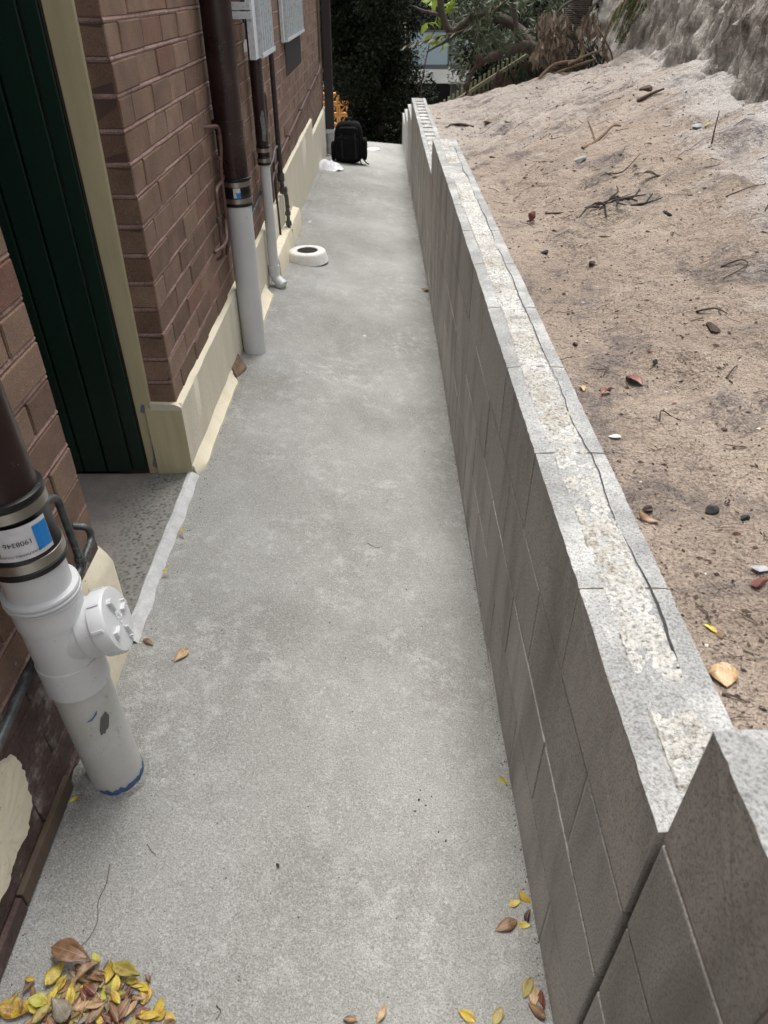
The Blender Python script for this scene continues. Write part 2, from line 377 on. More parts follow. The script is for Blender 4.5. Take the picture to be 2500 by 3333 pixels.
# ------------------------------------------------------------------ helpers
COL = scene.collection
class MB:
    """collects boxes, bars and tubes; build() links them as one mesh object"""
    def __init__(s): s.v = []; s.f = []; s.mi = []
    def add(s, vs, fs, mi=0):
        n = len(s.v); s.v += [tuple(v) for v in vs]
        for f in fs: s.f.append(tuple(i + n for i in f)); s.mi.append(mi)
        return s
    def box(s, x0, x1, y0, y1, z0, z1, mi=0):
        return s.add([(x0, y0, z0), (x1, y0, z0), (x1, y1, z0), (x0, y1, z0), (x0, y0, z1), (x1, y0, z1), (x1, y1, z1), (x0, y1, z1)],
                     [(0, 3, 2, 1), (4, 5, 6, 7), (0, 1, 5, 4), (1, 2, 6, 5), (2, 3, 7, 6), (3, 0, 4, 7)], mi)
    def tube(s, pts, rad, seg=12, mi=0, cap=True):
        pts = [Vector(p) for p in pts]; n = len(pts)
        rads = rad if isinstance(rad, (list, tuple)) else [rad] * n
        ref = None; rings = []
        for i, p in enumerate(pts):
            d = (pts[min(i + 1, n - 1)] - pts[max(i - 1, 0)]).normalized()
            if ref is None:
                ref = Vector((0, 0, 1)) if abs(d.z) < .9 else Vector((1, 0, 0))
            a = (ref - d * ref.dot(d)).normalized(); b = d.cross(a); ref = a
            rings.append([p + (a * cos(2 * pi * k / seg) + b * sin(2 * pi * k / seg)) * rads[i] for k in range(seg)])
        vs = [v for r in rings for v in r]; fs = []
        for i in range(n - 1):
            for k in range(seg):
                k2 = (k + 1) % seg
                fs.append((i * seg + k, i * seg + k2, (i + 1) * seg + k2, (i + 1) * seg + k))
        if cap:
            fs.append(tuple(range(seg))[::-1]); fs.append(tuple((n - 1) * seg + k for k in range(seg)))
        return s.add(vs, fs, mi)
    def lathe(s, base, axis, prof, seg=48, mi=0, cap=True):
        """prof: list of (distance along the axis, radius)"""
        base = Vector(base); d = Vector(axis).normalized()
        ref = Vector((0, 0, 1)) if abs(d.z) < .9 else Vector((1, 0, 0))
        a = (ref - d * ref.dot(d)).normalized(); b = d.cross(a)
        vs = []; fs = []; n = len(prof)
        for (t, r) in prof:
            for k in range(seg):
                an = 2 * pi * k / seg
                vs.append(base + d * t + (a * cos(an) + b * sin(an)) * r)
        for i in range(n - 1):
            for k in range(seg):
                k2 = (k + 1) % seg
                fs.append((i * seg + k, i * seg + k2, (i + 1) * seg + k2, (i + 1) * seg + k))
        if cap:
            fs.append(tuple(range(seg))[::-1]); fs.append(tuple((n - 1) * seg + k for k in range(seg)))
        return s.add(vs, fs, mi)
    def build(s, name, mats, parent=None, smooth=False, root=None, bevel=0):
        me = bpy.data.meshes.new(name)
        o3 = root if root is not None else (Vector((0, 0, 0)) if parent is None else rootloc(parent))
        me.from_pydata([(v[0] - o3[0], v[1] - o3[1], v[2] - o3[2]) for v in s.v], [], s.f)
        mats = mats if isinstance(mats, (list, tuple)) else [mats]
        for m in mats: me.materials.append(MAT[m])
        if len(mats) > 1: me.polygons.foreach_set('material_index', s.mi)
        me.update()
        if bevel:
            bm = bmesh.new(); bm.from_mesh(me)
            bmesh.ops.bevel(bm, geom=list(bm.edges), offset=bevel, segments=2, affect='EDGES', profile=.6)
            bm.to_mesh(me); bm.free(); me.update()
        if smooth:
            me.polygons.foreach_set('use_smooth', [True] * len(me.polygons))
            if hasattr(me, 'set_sharp_from_angle'): me.set_sharp_from_angle(angle=radians(38))
        o = bpy.data.objects.new(name, me); COL.objects.link(o)
        if parent is not None: o.parent = parent
        elif root is not None: o.location = root
        return o
def rootloc(p):
    while p.parent is not None: p = p.parent
    return p.location.copy()
def thing(name, label, cat, loc=(0, 0, 0), group=None):
    o = bpy.data.objects.new(name, None); COL.objects.link(o); o.location = loc; o.empty_display_size = .1
    return tag(o, label, cat, group)
def tag(o, label, cat, group=None):
    o['label'] = label; o['category'] = cat
    if group: o['group'] = group
    return o
def struct(o): o['kind'] = 'structure'; return o
def stuff(o): o['kind'] = 'stuff'; return o
def curve(pts, n=8):
    """Catmull-Rom through the points"""
    P = [Vector(p) for p in pts]; P = [P[0] * 2 - P[1]] + P + [P[-1] * 2 - P[-2]]; out = []
    for i in range(1, len(P) - 2):
        for k in range(n):
            t = k / n
            out.append(.5 * ((2 * P[i]) + (P[i + 1] - P[i - 1]) * t + (2 * P[i - 1] - 5 * P[i] + 4 * P[i + 1] - P[i + 2]) * t * t + (3 * P[i] - P[i - 1] - 3 * P[i + 1] + P[i + 2]) * t ** 3))
    return out + [P[-2]]
def elbow(pts, r, n=5):
    """polyline with its corners rounded by radius r"""
    P = [Vector(p) for p in pts]; out = [P[0]]
    for i in range(1, len(P) - 1):
        a, b, c = P[i - 1], P[i], P[i + 1]
        u = (a - b); w = (c - b); k = min(r, u.length * .49, w.length * .49)
        p0 = b + u.normalized() * k; p1 = b + w.normalized() * k
        for j in range(n + 1):
            t = j / n; out.append(p0 * (1 - t) ** 2 + b * 2 * t * (1 - t) + p1 * t * t)
    return out + [P[-1]]

# ------------------------------------------------------------------ ground, path, step
def grid(name, xs, ys, fz, mat, smooth=True, skirt=None):
    vs = [(x, y, fz(x, y)) for y in ys for x in xs]; nx = len(xs)
    fs = [(j * nx + i, j * nx + i + 1, (j + 1) * nx + i + 1, (j + 1) * nx + i) for j in range(len(ys) - 1) for i in range(nx - 1)]
    m = MB().add(vs, fs)
    if skirt is not None:
        ny = len(ys); edge = [i for i in range(nx)] + [j * nx + nx - 1 for j in range(1, ny)] + [(ny - 1) * nx + i for i in range(nx - 2, -1, -1)] + [j * nx for j in range(ny - 2, 0, -1)]
        b = [(vs[i][0], vs[i][1], skirt) for i in edge]; n = len(edge); base = len(m.v); m.v += b
        for k in range(n):
            k2 = (k + 1) % n
            m.f.append((edge[k2], edge[k], base + k, base + k2)); m.mi.append(0)
    return m.build(name, mat, smooth=smooth)

def far_ground(x, y):
    if y > 12: z = -1.0 - .09 * min(y - 12, 24)
    else: z = -1.0
    return z - .2
struct(grid('ground', [-300, -60, -20, -8, -4, 0, 4, 8, 20, 60, 300], [-300, -60, -10, 0, 6, 12, 14, 17, 20, 24, 30, 36, 80, 600], far_ground, 'soil'))
def pz(x, y): return path_z(x, y) + .0035 * noise.noise((x * 3, y * 3, .3)) + .0012 * noise.noise((x * 14, y * 14, 2.3))
struct(grid('path', list(np.linspace(-.712, .3165, 36)), list(np.linspace(-1.5, 11.6, 270)), pz, 'path_concrete', skirt=-.9))
struct(grid('doorstep', list(np.linspace(-2.3, -.690, 34)), list(np.linspace(1.385, 2.2, 18)),
            lambda x, y: .086 + .002 * noise.noise((x * 9, y * 9, 5)) + .012 * min(max((x + .9) / .2, 0), 1), 'step_concrete', skirt=-.4))
m = MB(); ys = np.linspace(1.36, 2.19, 30)
for k, y in enumerate(ys):                                    # trowelled cement fillet between the step and the path
    z = pz(-.68, y); j = .006 * noise.noise((0, y * 9, 1))
    m.v += [(-.716 + j, y, .094), (-.708 + j, y, .103), (-.694 + j, y, .104 + j * .3), (-.677 + j * 2, y, z + .006), (-.670 + j * 2, y, z - .004)]
    if k:
        for q in range(4): a = (k - 1) * 5 + q; m.f.append((a, a + 1, a + 6, a + 5)); m.mi.append(0)
struct(m.build('mortar_fillet', 'mortar_pale', smooth=True))

# ------------------------------------------------------------------ sand terrace and cliff
xs = list(np.concatenate([np.arange(.43, 1.3, .02), np.arange(1.3, 3.3, .03)]))
ys = list(np.concatenate([np.arange(-1.0, .3, .1), np.arange(.3, 3.6, .022), np.arange(3.6, 8.2, .035), np.arange(8.2, 13.1, .1)]))
struct(grid('sand_terrace', xs, ys, sand_z, 'sand'))
def cliff_x(y, z):
    t = z - 1.0
    x = itp(y, CL) + .24 * t
    x += .10 * noise.fractal((y * 1.2, z * .7, 2.0), 1.0, 2.0, 5)
    g = 1 - abs(noise.noise((y * 5.5 + .5 * noise.noise((y * 3, z * 3.0, 4)), z * 1.6, 7)))
    x += .05 * (g ** 3) - .03
    x += .022 * abs(noise.fractal((y * 4.2, z * 5.0, 1), .9, 2.1, 5)) + .035 * noise.fractal((y * 10, z * 6, 31), .9, 2.0, 5) - .03 * max(0, noise.noise((y * 2.4, z * 7, 44)) - .2) + .012 * noise.noise((y * 28, z * 3, 17)) + .05 * max(0, noise.noise((y * 5, z * 5, 12)) - .3) + .012 * noise.noise((y * 30, z * 18, 6))
    x += .05 * max(0, .22 - abs(z - 1.06)) / .22 * (noise.noise((y * 2.2, 3, 1)) + .6)      # undercut at the foot
    return x
ys = list(np.concatenate([np.arange(-1.5, 2.6, .2), np.arange(2.6, 8.6, .028), np.arange(8.6, 13, .15)])); zs = list(np.concatenate([np.arange(.6, 1.75, .03), np.arange(1.75, 3.05, .12)]))
vs = [(cliff_x(y, z), y, z) for z in zs for y in ys]; ny = len(ys)
top = [(cliff_x(y, 3.0) + 4, y, 3.5) for y in ys]; vs += top
fs = [(j * ny + i, (j + 1) * ny + i, (j + 1) * ny + i + 1, j * ny + i + 1) for j in range(len(zs)) for i in range(ny - 1)]
struct(MB().add(vs, fs).build('cliff', 'cliff', smooth=True))

# ------------------------------------------------------------------ concrete block wall
SECT = [(-1.18, Y0 - .008, TOP0 + .2), (Y0, Y0 + 4.4, TOP0), (Y0 + 4.4, Y0 + 8.0, TOP0 - .2), (Y0 + 8.0, Y0 + 9.2, TOP0 - .4), (Y0 + 9.2, Y0 + 10.4, TOP0 - .6), (Y0 + 10.4, Y0 + 11.6, TOP0 - .8)]
wall = thing('block_wall', 'long stepped grey concrete block wall between the path and the sand', 'wall', (XW, Y0, 0))
def block_mesh(L, cores, seed):
    """block with origin at its low front corner: x into the wall, y along, z up"""
    rr = random.Random(seed); e = .0025; H = .193
    j = lambda: rr.uniform(-e, e) * .6
    if cores == 2:                                   # top course with the cores filled over: slightly rough top and ragged arrises
        nx, ny = 7, 22; V = []
        for b in range(ny + 1):
            for a in range(nx + 1):
                x = BT * a / nx; y = .0025 + (L - .005) * b / ny; ed = a in (0, nx)
                x += (rr.uniform(-.0014, .0006) if a == nx else rr.uniform(-.0006, .0014)) if ed else 0
                V.append((x, y, H + .0012 * noise.noise((x * 60, y * 40, seed)) - (rr.uniform(.0004, .0022) if ed else 0)))
        m = MB().add(V, [(b * (nx + 1) + a, b * (nx + 1) + a + 1, (b + 1) * (nx + 1) + a + 1, (b + 1) * (nx + 1) + a) for b in range(ny) for a in range(nx)], 1)
        n0 = len(m.v); W = nx + 1
        m.v += [(0, .0025, 0), (BT, .0025, 0), (BT, L - .0025, 0), (0, L - .0025, 0)]
        for f in ([n0, n0 + 1] + [a for a in range(nx, -1, -1)], [n0 + 2, n0 + 3] + [ny * W + a for a in range(nx + 1)], [n0 + 1, n0 + 2] + [b * W + nx for b in range(ny, -1, -1)], [n0 + 3, n0] + [b * W for b in range(ny + 1)]): m.f.append(tuple(f)); m.mi.append(0)
        me = m.build('block', ['block_face', 'block_top'], root=Vector((0, 0, 0)))
    elif not cores:
        m = MB().box(0, BT, .004, L - .004, 0, H)
        me = m.build('block', ['block_face', 'block_top'], root=Vector((0, 0, 0)), bevel=.0035)
    else:
        X = [0, .029 + j(), .110 + j(), BT]
        Yc = [.0025, .034 + j(), .184 + j(), .216 + j(), .366 + j(), L - .0025] if L > .3 else [.0025, .034, L - .034, L - .0025]
        core = {(1, k) for k in range(1, len(Yc) - 1, 2)}
        m = MB(); dp = .007
        # rim corners get chipped by a millimetre or two
        P = {(a, b): (X[a], Yc[b], H + (j() if 0 < a < 3 else -abs(j()))) for a in range(4) for b in range(len(Yc))}
        for a in range(3):
            for b in range(len(Yc) - 1):
                q = [P[a, b], P[a + 1, b], P[a + 1, b + 1], P[a, b + 1]]
                if (a, b) in core:
                    lo = [(v[0], v[1], H - dp) for v in q]
                    m.add(lo, [(0, 1, 2, 3)], 1)
                    for k in range(4): m.add([q[k], q[(k + 1) % 4], lo[(k + 1) % 4], lo[k]], [(0, 1, 2, 3)], 1)
                else: m.add(q, [(0, 1, 2, 3)], 1)
        y0, y1 = Yc[0], Yc[-1]
        lo = [(0, y0, 0), (BT, y0, 0), (BT, y1, 0), (0, y1, 0)]
        for (q0, q1, ring) in ((0, 1, [P[a, 0] for a in range(4)]), (2, 3, [P[a, len(Yc) - 1] for a in (3, 2, 1, 0)]), (1, 2, [P[3, b] for b in range(len(Yc))]), (3, 0, [P[0, b] for b in range(len(Yc) - 1, -1, -1)])):
            vs = [lo[q0], lo[q1]] + ring[::-1]; m.add(vs, [tuple(range(len(vs)))], 0)
        m.add(lo, [(3, 2, 1, 0)], 0)
        me = m.build('block', ['block_face', 'block_top'], root=Vector((0, 0, 0)))
        bm = bmesh.new(); bm.from_mesh(me.data); bmesh.ops.remove_doubles(bm, verts=bm.verts, dist=1e-5); bmesh.ops.recalc_face_normals(bm, faces=bm.faces); bm.to_mesh(me.data); bm.free()
    d = me.data; bpy.data.objects.remove(me); return d
BM = {}
def get_block(L, cores, v):
    k = (round(L, 3), cores, v)
    if k not in BM: BM[k] = block_mesh(L, cores, hash(k) % 9999)
    return BM[k]
mort = MB(); bn = 0
for si, (ya, yb, top) in enumerate(SECT):
    zbase = -1.02
    nc = int(math.ceil((top - zbase) / .2))
    for c in range(nc):
        zt = top - .2 * c
        if zt < itp((ya + yb) / 2, ZR) - .28: continue
        y = ya; off = .2 if (c + si) % 2 else 0
        if si == 1: off = .2 if c % 2 else 0
        if si == 0: off = .2 if c % 2 == 0 else 0
        edges = [ya]
        q = ya + off
        if off: edges.append(q)
        while q < yb - .05: q += .4; edges.append(min(q, yb))
        if edges[-1] < yb - .001: edges.append(yb)
        for a, b in zip(edges[:-1], edges[1:]):
            L = b - a
            if L < .03: continue
            o = bpy.data.objects.new('block', get_block(L, (0 if c else (1 if si > 1 else 2)), random.randrange(4) if c == 0 else 0)); COL.objects.link(o)
            o.parent = wall; o.location = (random.uniform(-.001, .001), a - Y0, zt - .193); bn += 1
    mort.box(XW + .0024, XW + BT - .0024, ya + .006, yb - .006, -.9, top - (.0035 if si < 2 else .0095))
mort.build('mortar', 'block_mortar', wall)
# rough grout lying in and over the cores
def grout(ya, yb, top, full, seed):
    m = MB(); n = int((yb - ya) / .0065); nx = 15; V = []
    for i in range(n + 1):
        y = ya + (yb - ya) * i / n
        wl = .004 * noise.noise((y * 6, seed, 1)) + .012 * noise.noise((y * 1.7, seed, 4)); wr = .005 * noise.noise((y * 5, seed, 8))
        x0 = XW + .031 + wl; x1 = XW + .108 + wr * .5
        dip = max(0, noise.noise((y * 2.1, seed, 3)) - .05)
        for k in range(nx):
            t = k / (nx - 1); x = x0 + (x1 - x0) * t
            e = min(t, 1 - t) * 2
            z = top - .006 + full - .010 * dip - .014 * max(0, 1 - min(y - ya, yb - y) / .018) ** 2 + .006 * noise.noise((x * 42, y * 42, seed)) + .0065 * abs(noise.noise((x * 105, y * 105, seed + 2))) - .002 - .010 * (1 - min(e * 6, 1)) ** 2 - (.006 if t > .95 else 0)
            V.append((x, y, z))
    F = [(i * nx + k, i * nx + k + 1, (i + 1) * nx + k + 1, (i + 1) * nx + k) for i in range(n) for k in range(nx - 1)]
    return m.add(V, F).build('grout_fill', 'grout', wall, smooth=True)
grout(Y0 + .040, Y0 + .178, TOP0, .0095, 1)
grout(Y0 + .205, Y0 + 1.9, TOP0, .0085, 2)
grout(Y0 + 1.88, Y0 + 3.26, TOP0, .0095, 5)
grout(Y0 + 3.29, Y0 + 3.42, TOP0, .0085, 3)
grout(Y0 + 3.46, Y0 + 3.60, TOP0, .0085, 4)
grout(Y0 + 3.64, Y0 + 3.97, TOP0, .009, 44)
grout(Y0 + 4.02, Y0 + 4.36, TOP0, .009, 45)
grout(Y0 + 4.44, Y0 + 5.6, TOP0 - .2, .005, 55)
# dark crack where the grout has shrunk from the back of the blocks
def crack(ya, yb, top, seed):
    n = int((yb - ya) / .012); V = []
    for i in range(n + 1):
        y = ya + (yb - ya) * i / n; x = XW + .106 + .009 * noise.noise((y * 5.5, seed, 2)) + .0028 * noise.noise((y * 30, seed, 3)); w = max(.0001, .0011 + .0022 * noise.noise((y * 3.5, seed, 6)))
        V += [(x - w, y, top + .0022), (x + w, y, top + .0022)]
    MB().add(V, [(i * 2, i * 2 + 1, i * 2 + 3, i * 2 + 2) for i in range(n)]).build('shrinkage_crack', 'charcoal', wall)
crack(Y0 + .22, Y0 + 4.1, TOP0, 1)
for k in range(12):
    y = Y0 + 5.63 + .2 * k; grout(y, y + .14, TOP0 - .2, .001, 6 + k)
grout(-1.1, Y0 - .045, TOP0 + .2, .0085, 30)

# ------------------------------------------------------------------ house
house = thing('brick_house', 'brown brick house with cream plinth and green door along the path', 'house', (XH, YC, 0))
CH = .0843; ZB = 1.4617                      # course height, one bed joint level
WIN = [(4.42, 5.12, 1.22, 2.3), (6.12, 7.42, 1.20, 2.3)]     # y0 y1 z0 z1 of the window openings
PATCH = (6.2, 7.4, .975, 1.2)
def brick_mesh(L, D, seed):
    rr = random.Random(seed); H = CH - .0125
    m = MB().box(-D, 0, 0, L, 0, H); o = m.build('brick', 'brick', root=Vector((0, 0, 0)))
    bm = bmesh.new(); bm.from_mesh(o.data)
    bmesh.ops.bevel(bm, geom=list(bm.edges), offset=.0032, segments=1, affect='EDGES')
    for v in bm.verts:
        v.co += Vector((rr.uniform(-1, 1) * .0008, rr.uniform(-1, 1) * .0014, rr.uniform(-1, 1) * .0016))
    bm.to_mesh(o.data); bm.free(); d = o.data; bpy.data.objects.remove(o); return d
BR = {}
def get_brick(L, D):
    k = (round(L, 3), D, random.randrange(4))
    if k not in BR: BR[k] = brick_mesh(L, D, hash(k) % 99991)
    return BR[k]
BL = .2265
bricks = []
def add_course(y0, y1, z, start, deep_lo, deep_hi):
    """bricks from y0 to y1; the first is `start` long"""
    e = [y0, y0 + start]
    while e[-1] < y1 - .03: e.append(e[-1] + BL)
    e[-1] = y1
    for a, b in zip(e[:-1], e[1:]):
        if b - a < .03: continue
        c = (a + b) / 2; zc = z + CH / 2
        if any(w[0] < c < w[1] and w[2] < zc < w[3] for w in WIN): continue
        D = .118 if (deep_lo and a == y0) or (deep_hi and b == y1) else .06
        bricks.append((a + .0032, b - .0032, z, D))
k0 = -17
for k in range(k0, 22):
    z = ZB + CH * k + .006
    odd = (k % 2 == 0)
    if z > .29: add_course(YC, YEND, z, .2325 if odd else .1195, True, True)
    # near pier, laid back from the door opening
    y1 = YPIER
    e = [y1, y1 - (.1195 if odd else .2325)]
    while e[-1] > -1.4: e.append(e[-1] - BL)
    for a, b in zip(e[1:], e[:-1]):
        if b < .1 and z > 1.6: pass
        if z < .02: continue
        bricks.append((a + .0032, b - .0032, z, .118 if b == y1 else .06))
def vis(b):
    y = (b[0] + b[1]) / 2
    if b[2] > 1.56: return 1e9
    if y < .55: return 1e6 + abs(y)
    if y < YPIER and b[2] > 1.30: return 1e6
    if y < YPIER and 1.0 - .42 * (y - .9) < b[2] - 99: return 1e6
    return math.sqrt(y * y + .5 + (b[2] - 1.54) ** 2)
bricks.sort(key=vis)
BARE = [(3.55, 3.80, .40, .62), (6.10, 6.24, .48, .60), (7.75, 7.90, .47, .56)]
rest = MB()
for i, (a, b, z, D) in enumerate(bricks):
    c = (a + b) / 2
    low_near = c < YPIER and z < .40
    if i < 300:
        bare = any(q[0] < c < q[1] and q[2] < z + .04 < q[3] for q in BARE)
        d = get_brick(b - a, D)
        o = bpy.data.objects.new('brick', d); COL.objects.link(o); o.parent = house
        o.location = (random.uniform(-.0022, .0018), a - YC, z)
        if bare or low_near:
            o.material_slots[0].link = 'OBJECT'; o.material_slots[0].material = MAT['brick_bare' if bare else 'old_paint']
    else:
        j = random.uniform(-.002, .0015)
        rest.box(XH - D + j, XH + j, a, b, z, z + CH - .0125)
stuff(rest.build('far_brickwork', 'brick_far', house))
# core of the walls, set back behind the brick faces
m = MB()
def core_box(y0, y1, z0, z1): m.box(XH - .26, XH - .0075, y0, y1, z0, z1)
ycuts = [YC + .004] + [v for w in WIN for v in w[:2]] + [YEND - .004]
for a, b in zip(ycuts[0::2], ycuts[1::2]): core_box(a, b, -.6, 3.35)
for w in WIN: core_box(w[0], w[1], -.6, w[2]); core_box(w[0], w[1], w[3], 3.35)
core_box(-1.5, YPIER - .004, -.6, 3.35); core_box(YPIER - .004, YC + .004, 2.15, 3.35)
m.build('wall_core', 'mortar_deep', house)
# bed joints: rounded pink mortar a little proud of the recess
def bed(y0, y1, z, x, round_end):
    n = max(2, int((y1 - y0) / .035)); V = []
    for i in range(n + 1):
        y = y0 + (y1 - y0) * i / n
        w = .0015 * noise.noise((y * 11, z * 9, 2)); p = .0014 * noise.noise((y * 17, z * 5, 6))
        V += [(x - .010, y, z - .0078), (x - .0030 + p, y, z - .0060 + w), (x - .0004 + p, y, z - .0005 + w), (x - .0032 + p, y, z + .0058 + w), (x - .010, y, z + .0078)]
    F = [(i * 5 + q, (i + 1) * 5 + q, (i + 1) * 5 + q + 1, i * 5 + q + 1) for i in range(n) for q in range(4)]
    mj = MB().add(V, F)
    if round_end:                                   # turns the corner into the door reveal
        xs_ = np.linspace(x - .001, x - .10, 6); W = []
        for q in xs_:
            p = .0014 * noise.noise((q * 19, z * 5, 9))
            W += [(q, y0 + .010, z - .0078), (q, y0 + .003 + p, z - .006), (q, y0 + .0004 + p, z - .0005), (q, y0 + .0032 + p, z + .0058), (q, y0 + .010, z + .0078)]
        mj.add(W, [(i * 5 + q, i * 5 + q + 1, (i + 1) * 5 + q + 1, (i + 1) * 5 + q) for i in range(5) for q in range(4)])
    return mj
for k in range(-16, 20):
    z = ZB + CH * k
    if z > .33:
        segs = [(YC, YEND - .01)]
        for w in WIN:
            if w[2] < z < w[3]:
                segs = [q_ for sg in segs for q_ in (((sg[0], w[0]), (w[1], sg[1])) if sg[0] < w[0] < sg[1] else (sg,))]
        for (a, b) in segs: bed(a, b, z, XH, a == YC).build('bed_joint', 'mortar_pink', house, smooth=True)
    if z > .05: bed(-1.4, YPIER - .003, z, XH, False).build('bed_joint', 'mortar_pink' if z > .42 else 'old_paint', house, smooth=True)
# roof and eave (above the picture; they shade the wall)
m = MB().box(XH - 3.0, XH + .22, -1.6, YEND + .3, 3.36, 3.44); m.build('eave', 'eave_board', house)
m = MB().add([(XH + .28, -1.7, 3.45), (XH + .28, YEND + .4, 3.45), (XH - 3.0, YEND + .4, 4.6), (XH - 3.0, -1.7, 4.6)], [(0, 1, 2, 3)]); m.build('roof', 'roof_tile', house)
MB().box(XH - 3.0, XH - .27, YEND - .25, YEND - .01, -.6, 3.35).build('end_wall', 'brick_far', house)
# plinth: three rendered runs, each with a ragged weathered top edge
def plinth(y0, y1, zt, x, name='plinth', ends=True):
    n = int((y1 - y0) / .03); V = []; F = []; MI = []
    for i in range(n + 1):
        y = y0 + (y1 - y0) * i / n
        r = .0035 * noise.noise((y * 13, zt, 1)) + .004 * noise.noise((y * 3, zt, 5)); f = .002 * noise.noise((y * 5, zt, 8))
        V += [(x + f, y, -.5), (x + f, y, .15), (x + f, y, zt - .004 + r * .4), (x - .004 + f, y, zt + r), (XH - .004, y, zt + .010 + r * 1.5), (XH - .09, y, zt + .010)]
    for i in range(n):
        for q in range(5): F.append((i * 6 + q, (i + 1) * 6 + q, (i + 1) * 6 + q + 1, i * 6 + q + 1)); MI.append(1 if q >= 2 else 0)
    m = MB(); m.v = V; m.f = F; m.mi = MI
    for b, s in ((0, 1), (n * 6, -1)):
        m.f.append(tuple(b + k for k in range(6))[::s]); m.mi.append(0); m.v
    return m.build(name, ['render_cream', 'render_edge'], house, smooth=True)
plinth(YC - .016, 5.30, .368, XP)
plinth(5.302, 7.96, .452, XP + .003)
plinth(7.962, YEND + .012, .302, XP)
# return of the plinth into the door reveal
m = MB()
V = []
for i in range(9):
    x = XP - .001 - (.126 * i / 8); r = .003 * noise.noise((x * 30, 2, 1))
    V += [(x, YC - .0165, -.2), (x, YC - .0165, .352 + r), (x, YC - .012, .364 + r), (x, YC + .004, .372 + r)]
m.add(V, [(i * 4 + q, i * 4 + q + 1, (i + 1) * 4 + q + 1, (i + 1) * 4 + q) for i in range(8) for q in range(3)])
m.build('plinth_return', ['frame_cream'], house, smooth=True)
# low cream fillets at the foot of the plinth
def foot(y0, y1, wdt, hgt, boxy, name='plinth_fillet', mats=('render_edge',)):
    n = int((y1 - y0) / .025); V = []
    for i in range(n + 1):
        y = y0 + (y1 - y0) * i / n; b = path_z(-.66, y); j = .005 * noise.noise((y * 12, y0, 1)); e = min(1, i / 3, (n - i) / 2) if not boxy else 1
        w = wdt * (.4 + .6 * e) + j; h = hgt
        if boxy: V += [(XP - .002, y, b + h + .012), (XP + .012, y, b + h + .008), (XP + w - .010, y, b + h + j), (XP + w, y, b + h * .8 + j), (XP + w + .006, y, b - .02)]
        else: V += [(XP - .002, y, b + h + j), (XP + .006, y, b + h * .8 + j), (XP + w * .5, y, b + h * .5), (XP + w * .92, y, b + .012), (XP + w, y, b - .02)]
    F = [(i * 5 + q, (i + 1) * 5 + q, (i + 1) * 5 + q + 1, i * 5 + q + 1) for i in range(n) for q in range(4)]
    F += [(0, 1, 2, 3, 4), tuple(n * 5 + k for k in (4, 3, 2, 1, 0))]
    return MB().add(V, F).build(name, list(mats), house, smooth=True)
foot(YC - .012, 3.02, .036, .050, False)
foot(3.03, 3.20, .05, .05, False, 'broken_fillet', ('dead_wood',))
foot(3.46, 4.22, .052, .06, False)
foot(4.50, 5.88, .058, .135, True, 'plinth_kerb')
# remains of the plinth on the near pier
m = MB(); V = []; n = 14
for i in range(n + 1):
    y = 1.10 + (.29) * i / n; r = .006 * noise.noise((y * 15, 1, 1)); zt = .385
    V += [(XP + .004, y, -.2), (XP + .004, y, zt - .03 + r), (XP - .006, y, zt - .005 + r), (XH - .005, y, zt + .02 + r)]
m.add(V, [(i * 4 + q, (i + 1) * 4 + q, (i + 1) * 4 + q + 1, i * 4 + q + 1) for i in range(n) for q in range(3)])
m.add([(XP + .004, 1.39, -.2), (XP + .004, 1.39, .36), (XH - .005, 1.39, .405), (XH - .1, 1.39, .405), (XH - .1, 1.39, -.2)], [(0, 1, 2, 3, 4)][::1])
m.build('plinth_stub', ['render_edge'], house, smooth=True)
# flaking cream render low on the near pier
def flake(pts, x, th, mat, name):
    c = Vector((sum(p[0] for p in pts) / len(pts), sum(p[1] for p in pts) / len(pts)))
    ring = []
    for i in range(len(pts)):
        a, b = pts[i], pts[(i + 1) % len(pts)]
        for k in range(8):
            t = k / 8; y = a[0] + (b[0] - a[0]) * t; z = a[1] + (b[1] - a[1]) * t
            q = .010 * noise.noise((y * 34, z * 34, 3)) + .005 * noise.noise((y * 90, z * 90, 7)); ring.append((y + q, z - q))
    n = len(ring); V = [(x, p[0], p[1]) for p in ring] + [(x + th, c[0] + (p[0] - c[0]) * .96, c[1] + (p[1] - c[1]) * .96) for p in ring] + [(x + th + .002 * noise.noise((p[0] * 30, p[1] * 30, 1)), c[0] + (p[0] - c[0]) * .5, c[1] + (p[1] - c[1]) * .5) for p in ring] + [(x + th, c[0], c[1])]
    F = []
    for i in range(n):
        j = (i + 1) % n; F += [(i, j, n + j, n + i), (n + i, n + j, 2 * n + j, 2 * n + i), (2 * n + i, 2 * n + j, 3 * n)]
    return MB().add(V, F).build(name, mat, house, smooth=True)
flake([(.789, .38), (.821, .358), (.825, .30), (.815, .265), (.80, .219), (.767, .195), (.716, .197), (.671, .192), (.648, .183), (.60, .19), (.45, .22), (.45, .40), (.7, .40)], XH - .002, .012, 'render_edge', 'render_flake')
MB().box(XH + .0005, XH + .014, .668, .925, .085, .128).build('timber_strip', 'fence_board', house, bevel=.002)
MB().box(XH + .0005, XH + .013, -.2, .664, .080, .124).build('timber_strip', 'old_paint', house, bevel=.002)
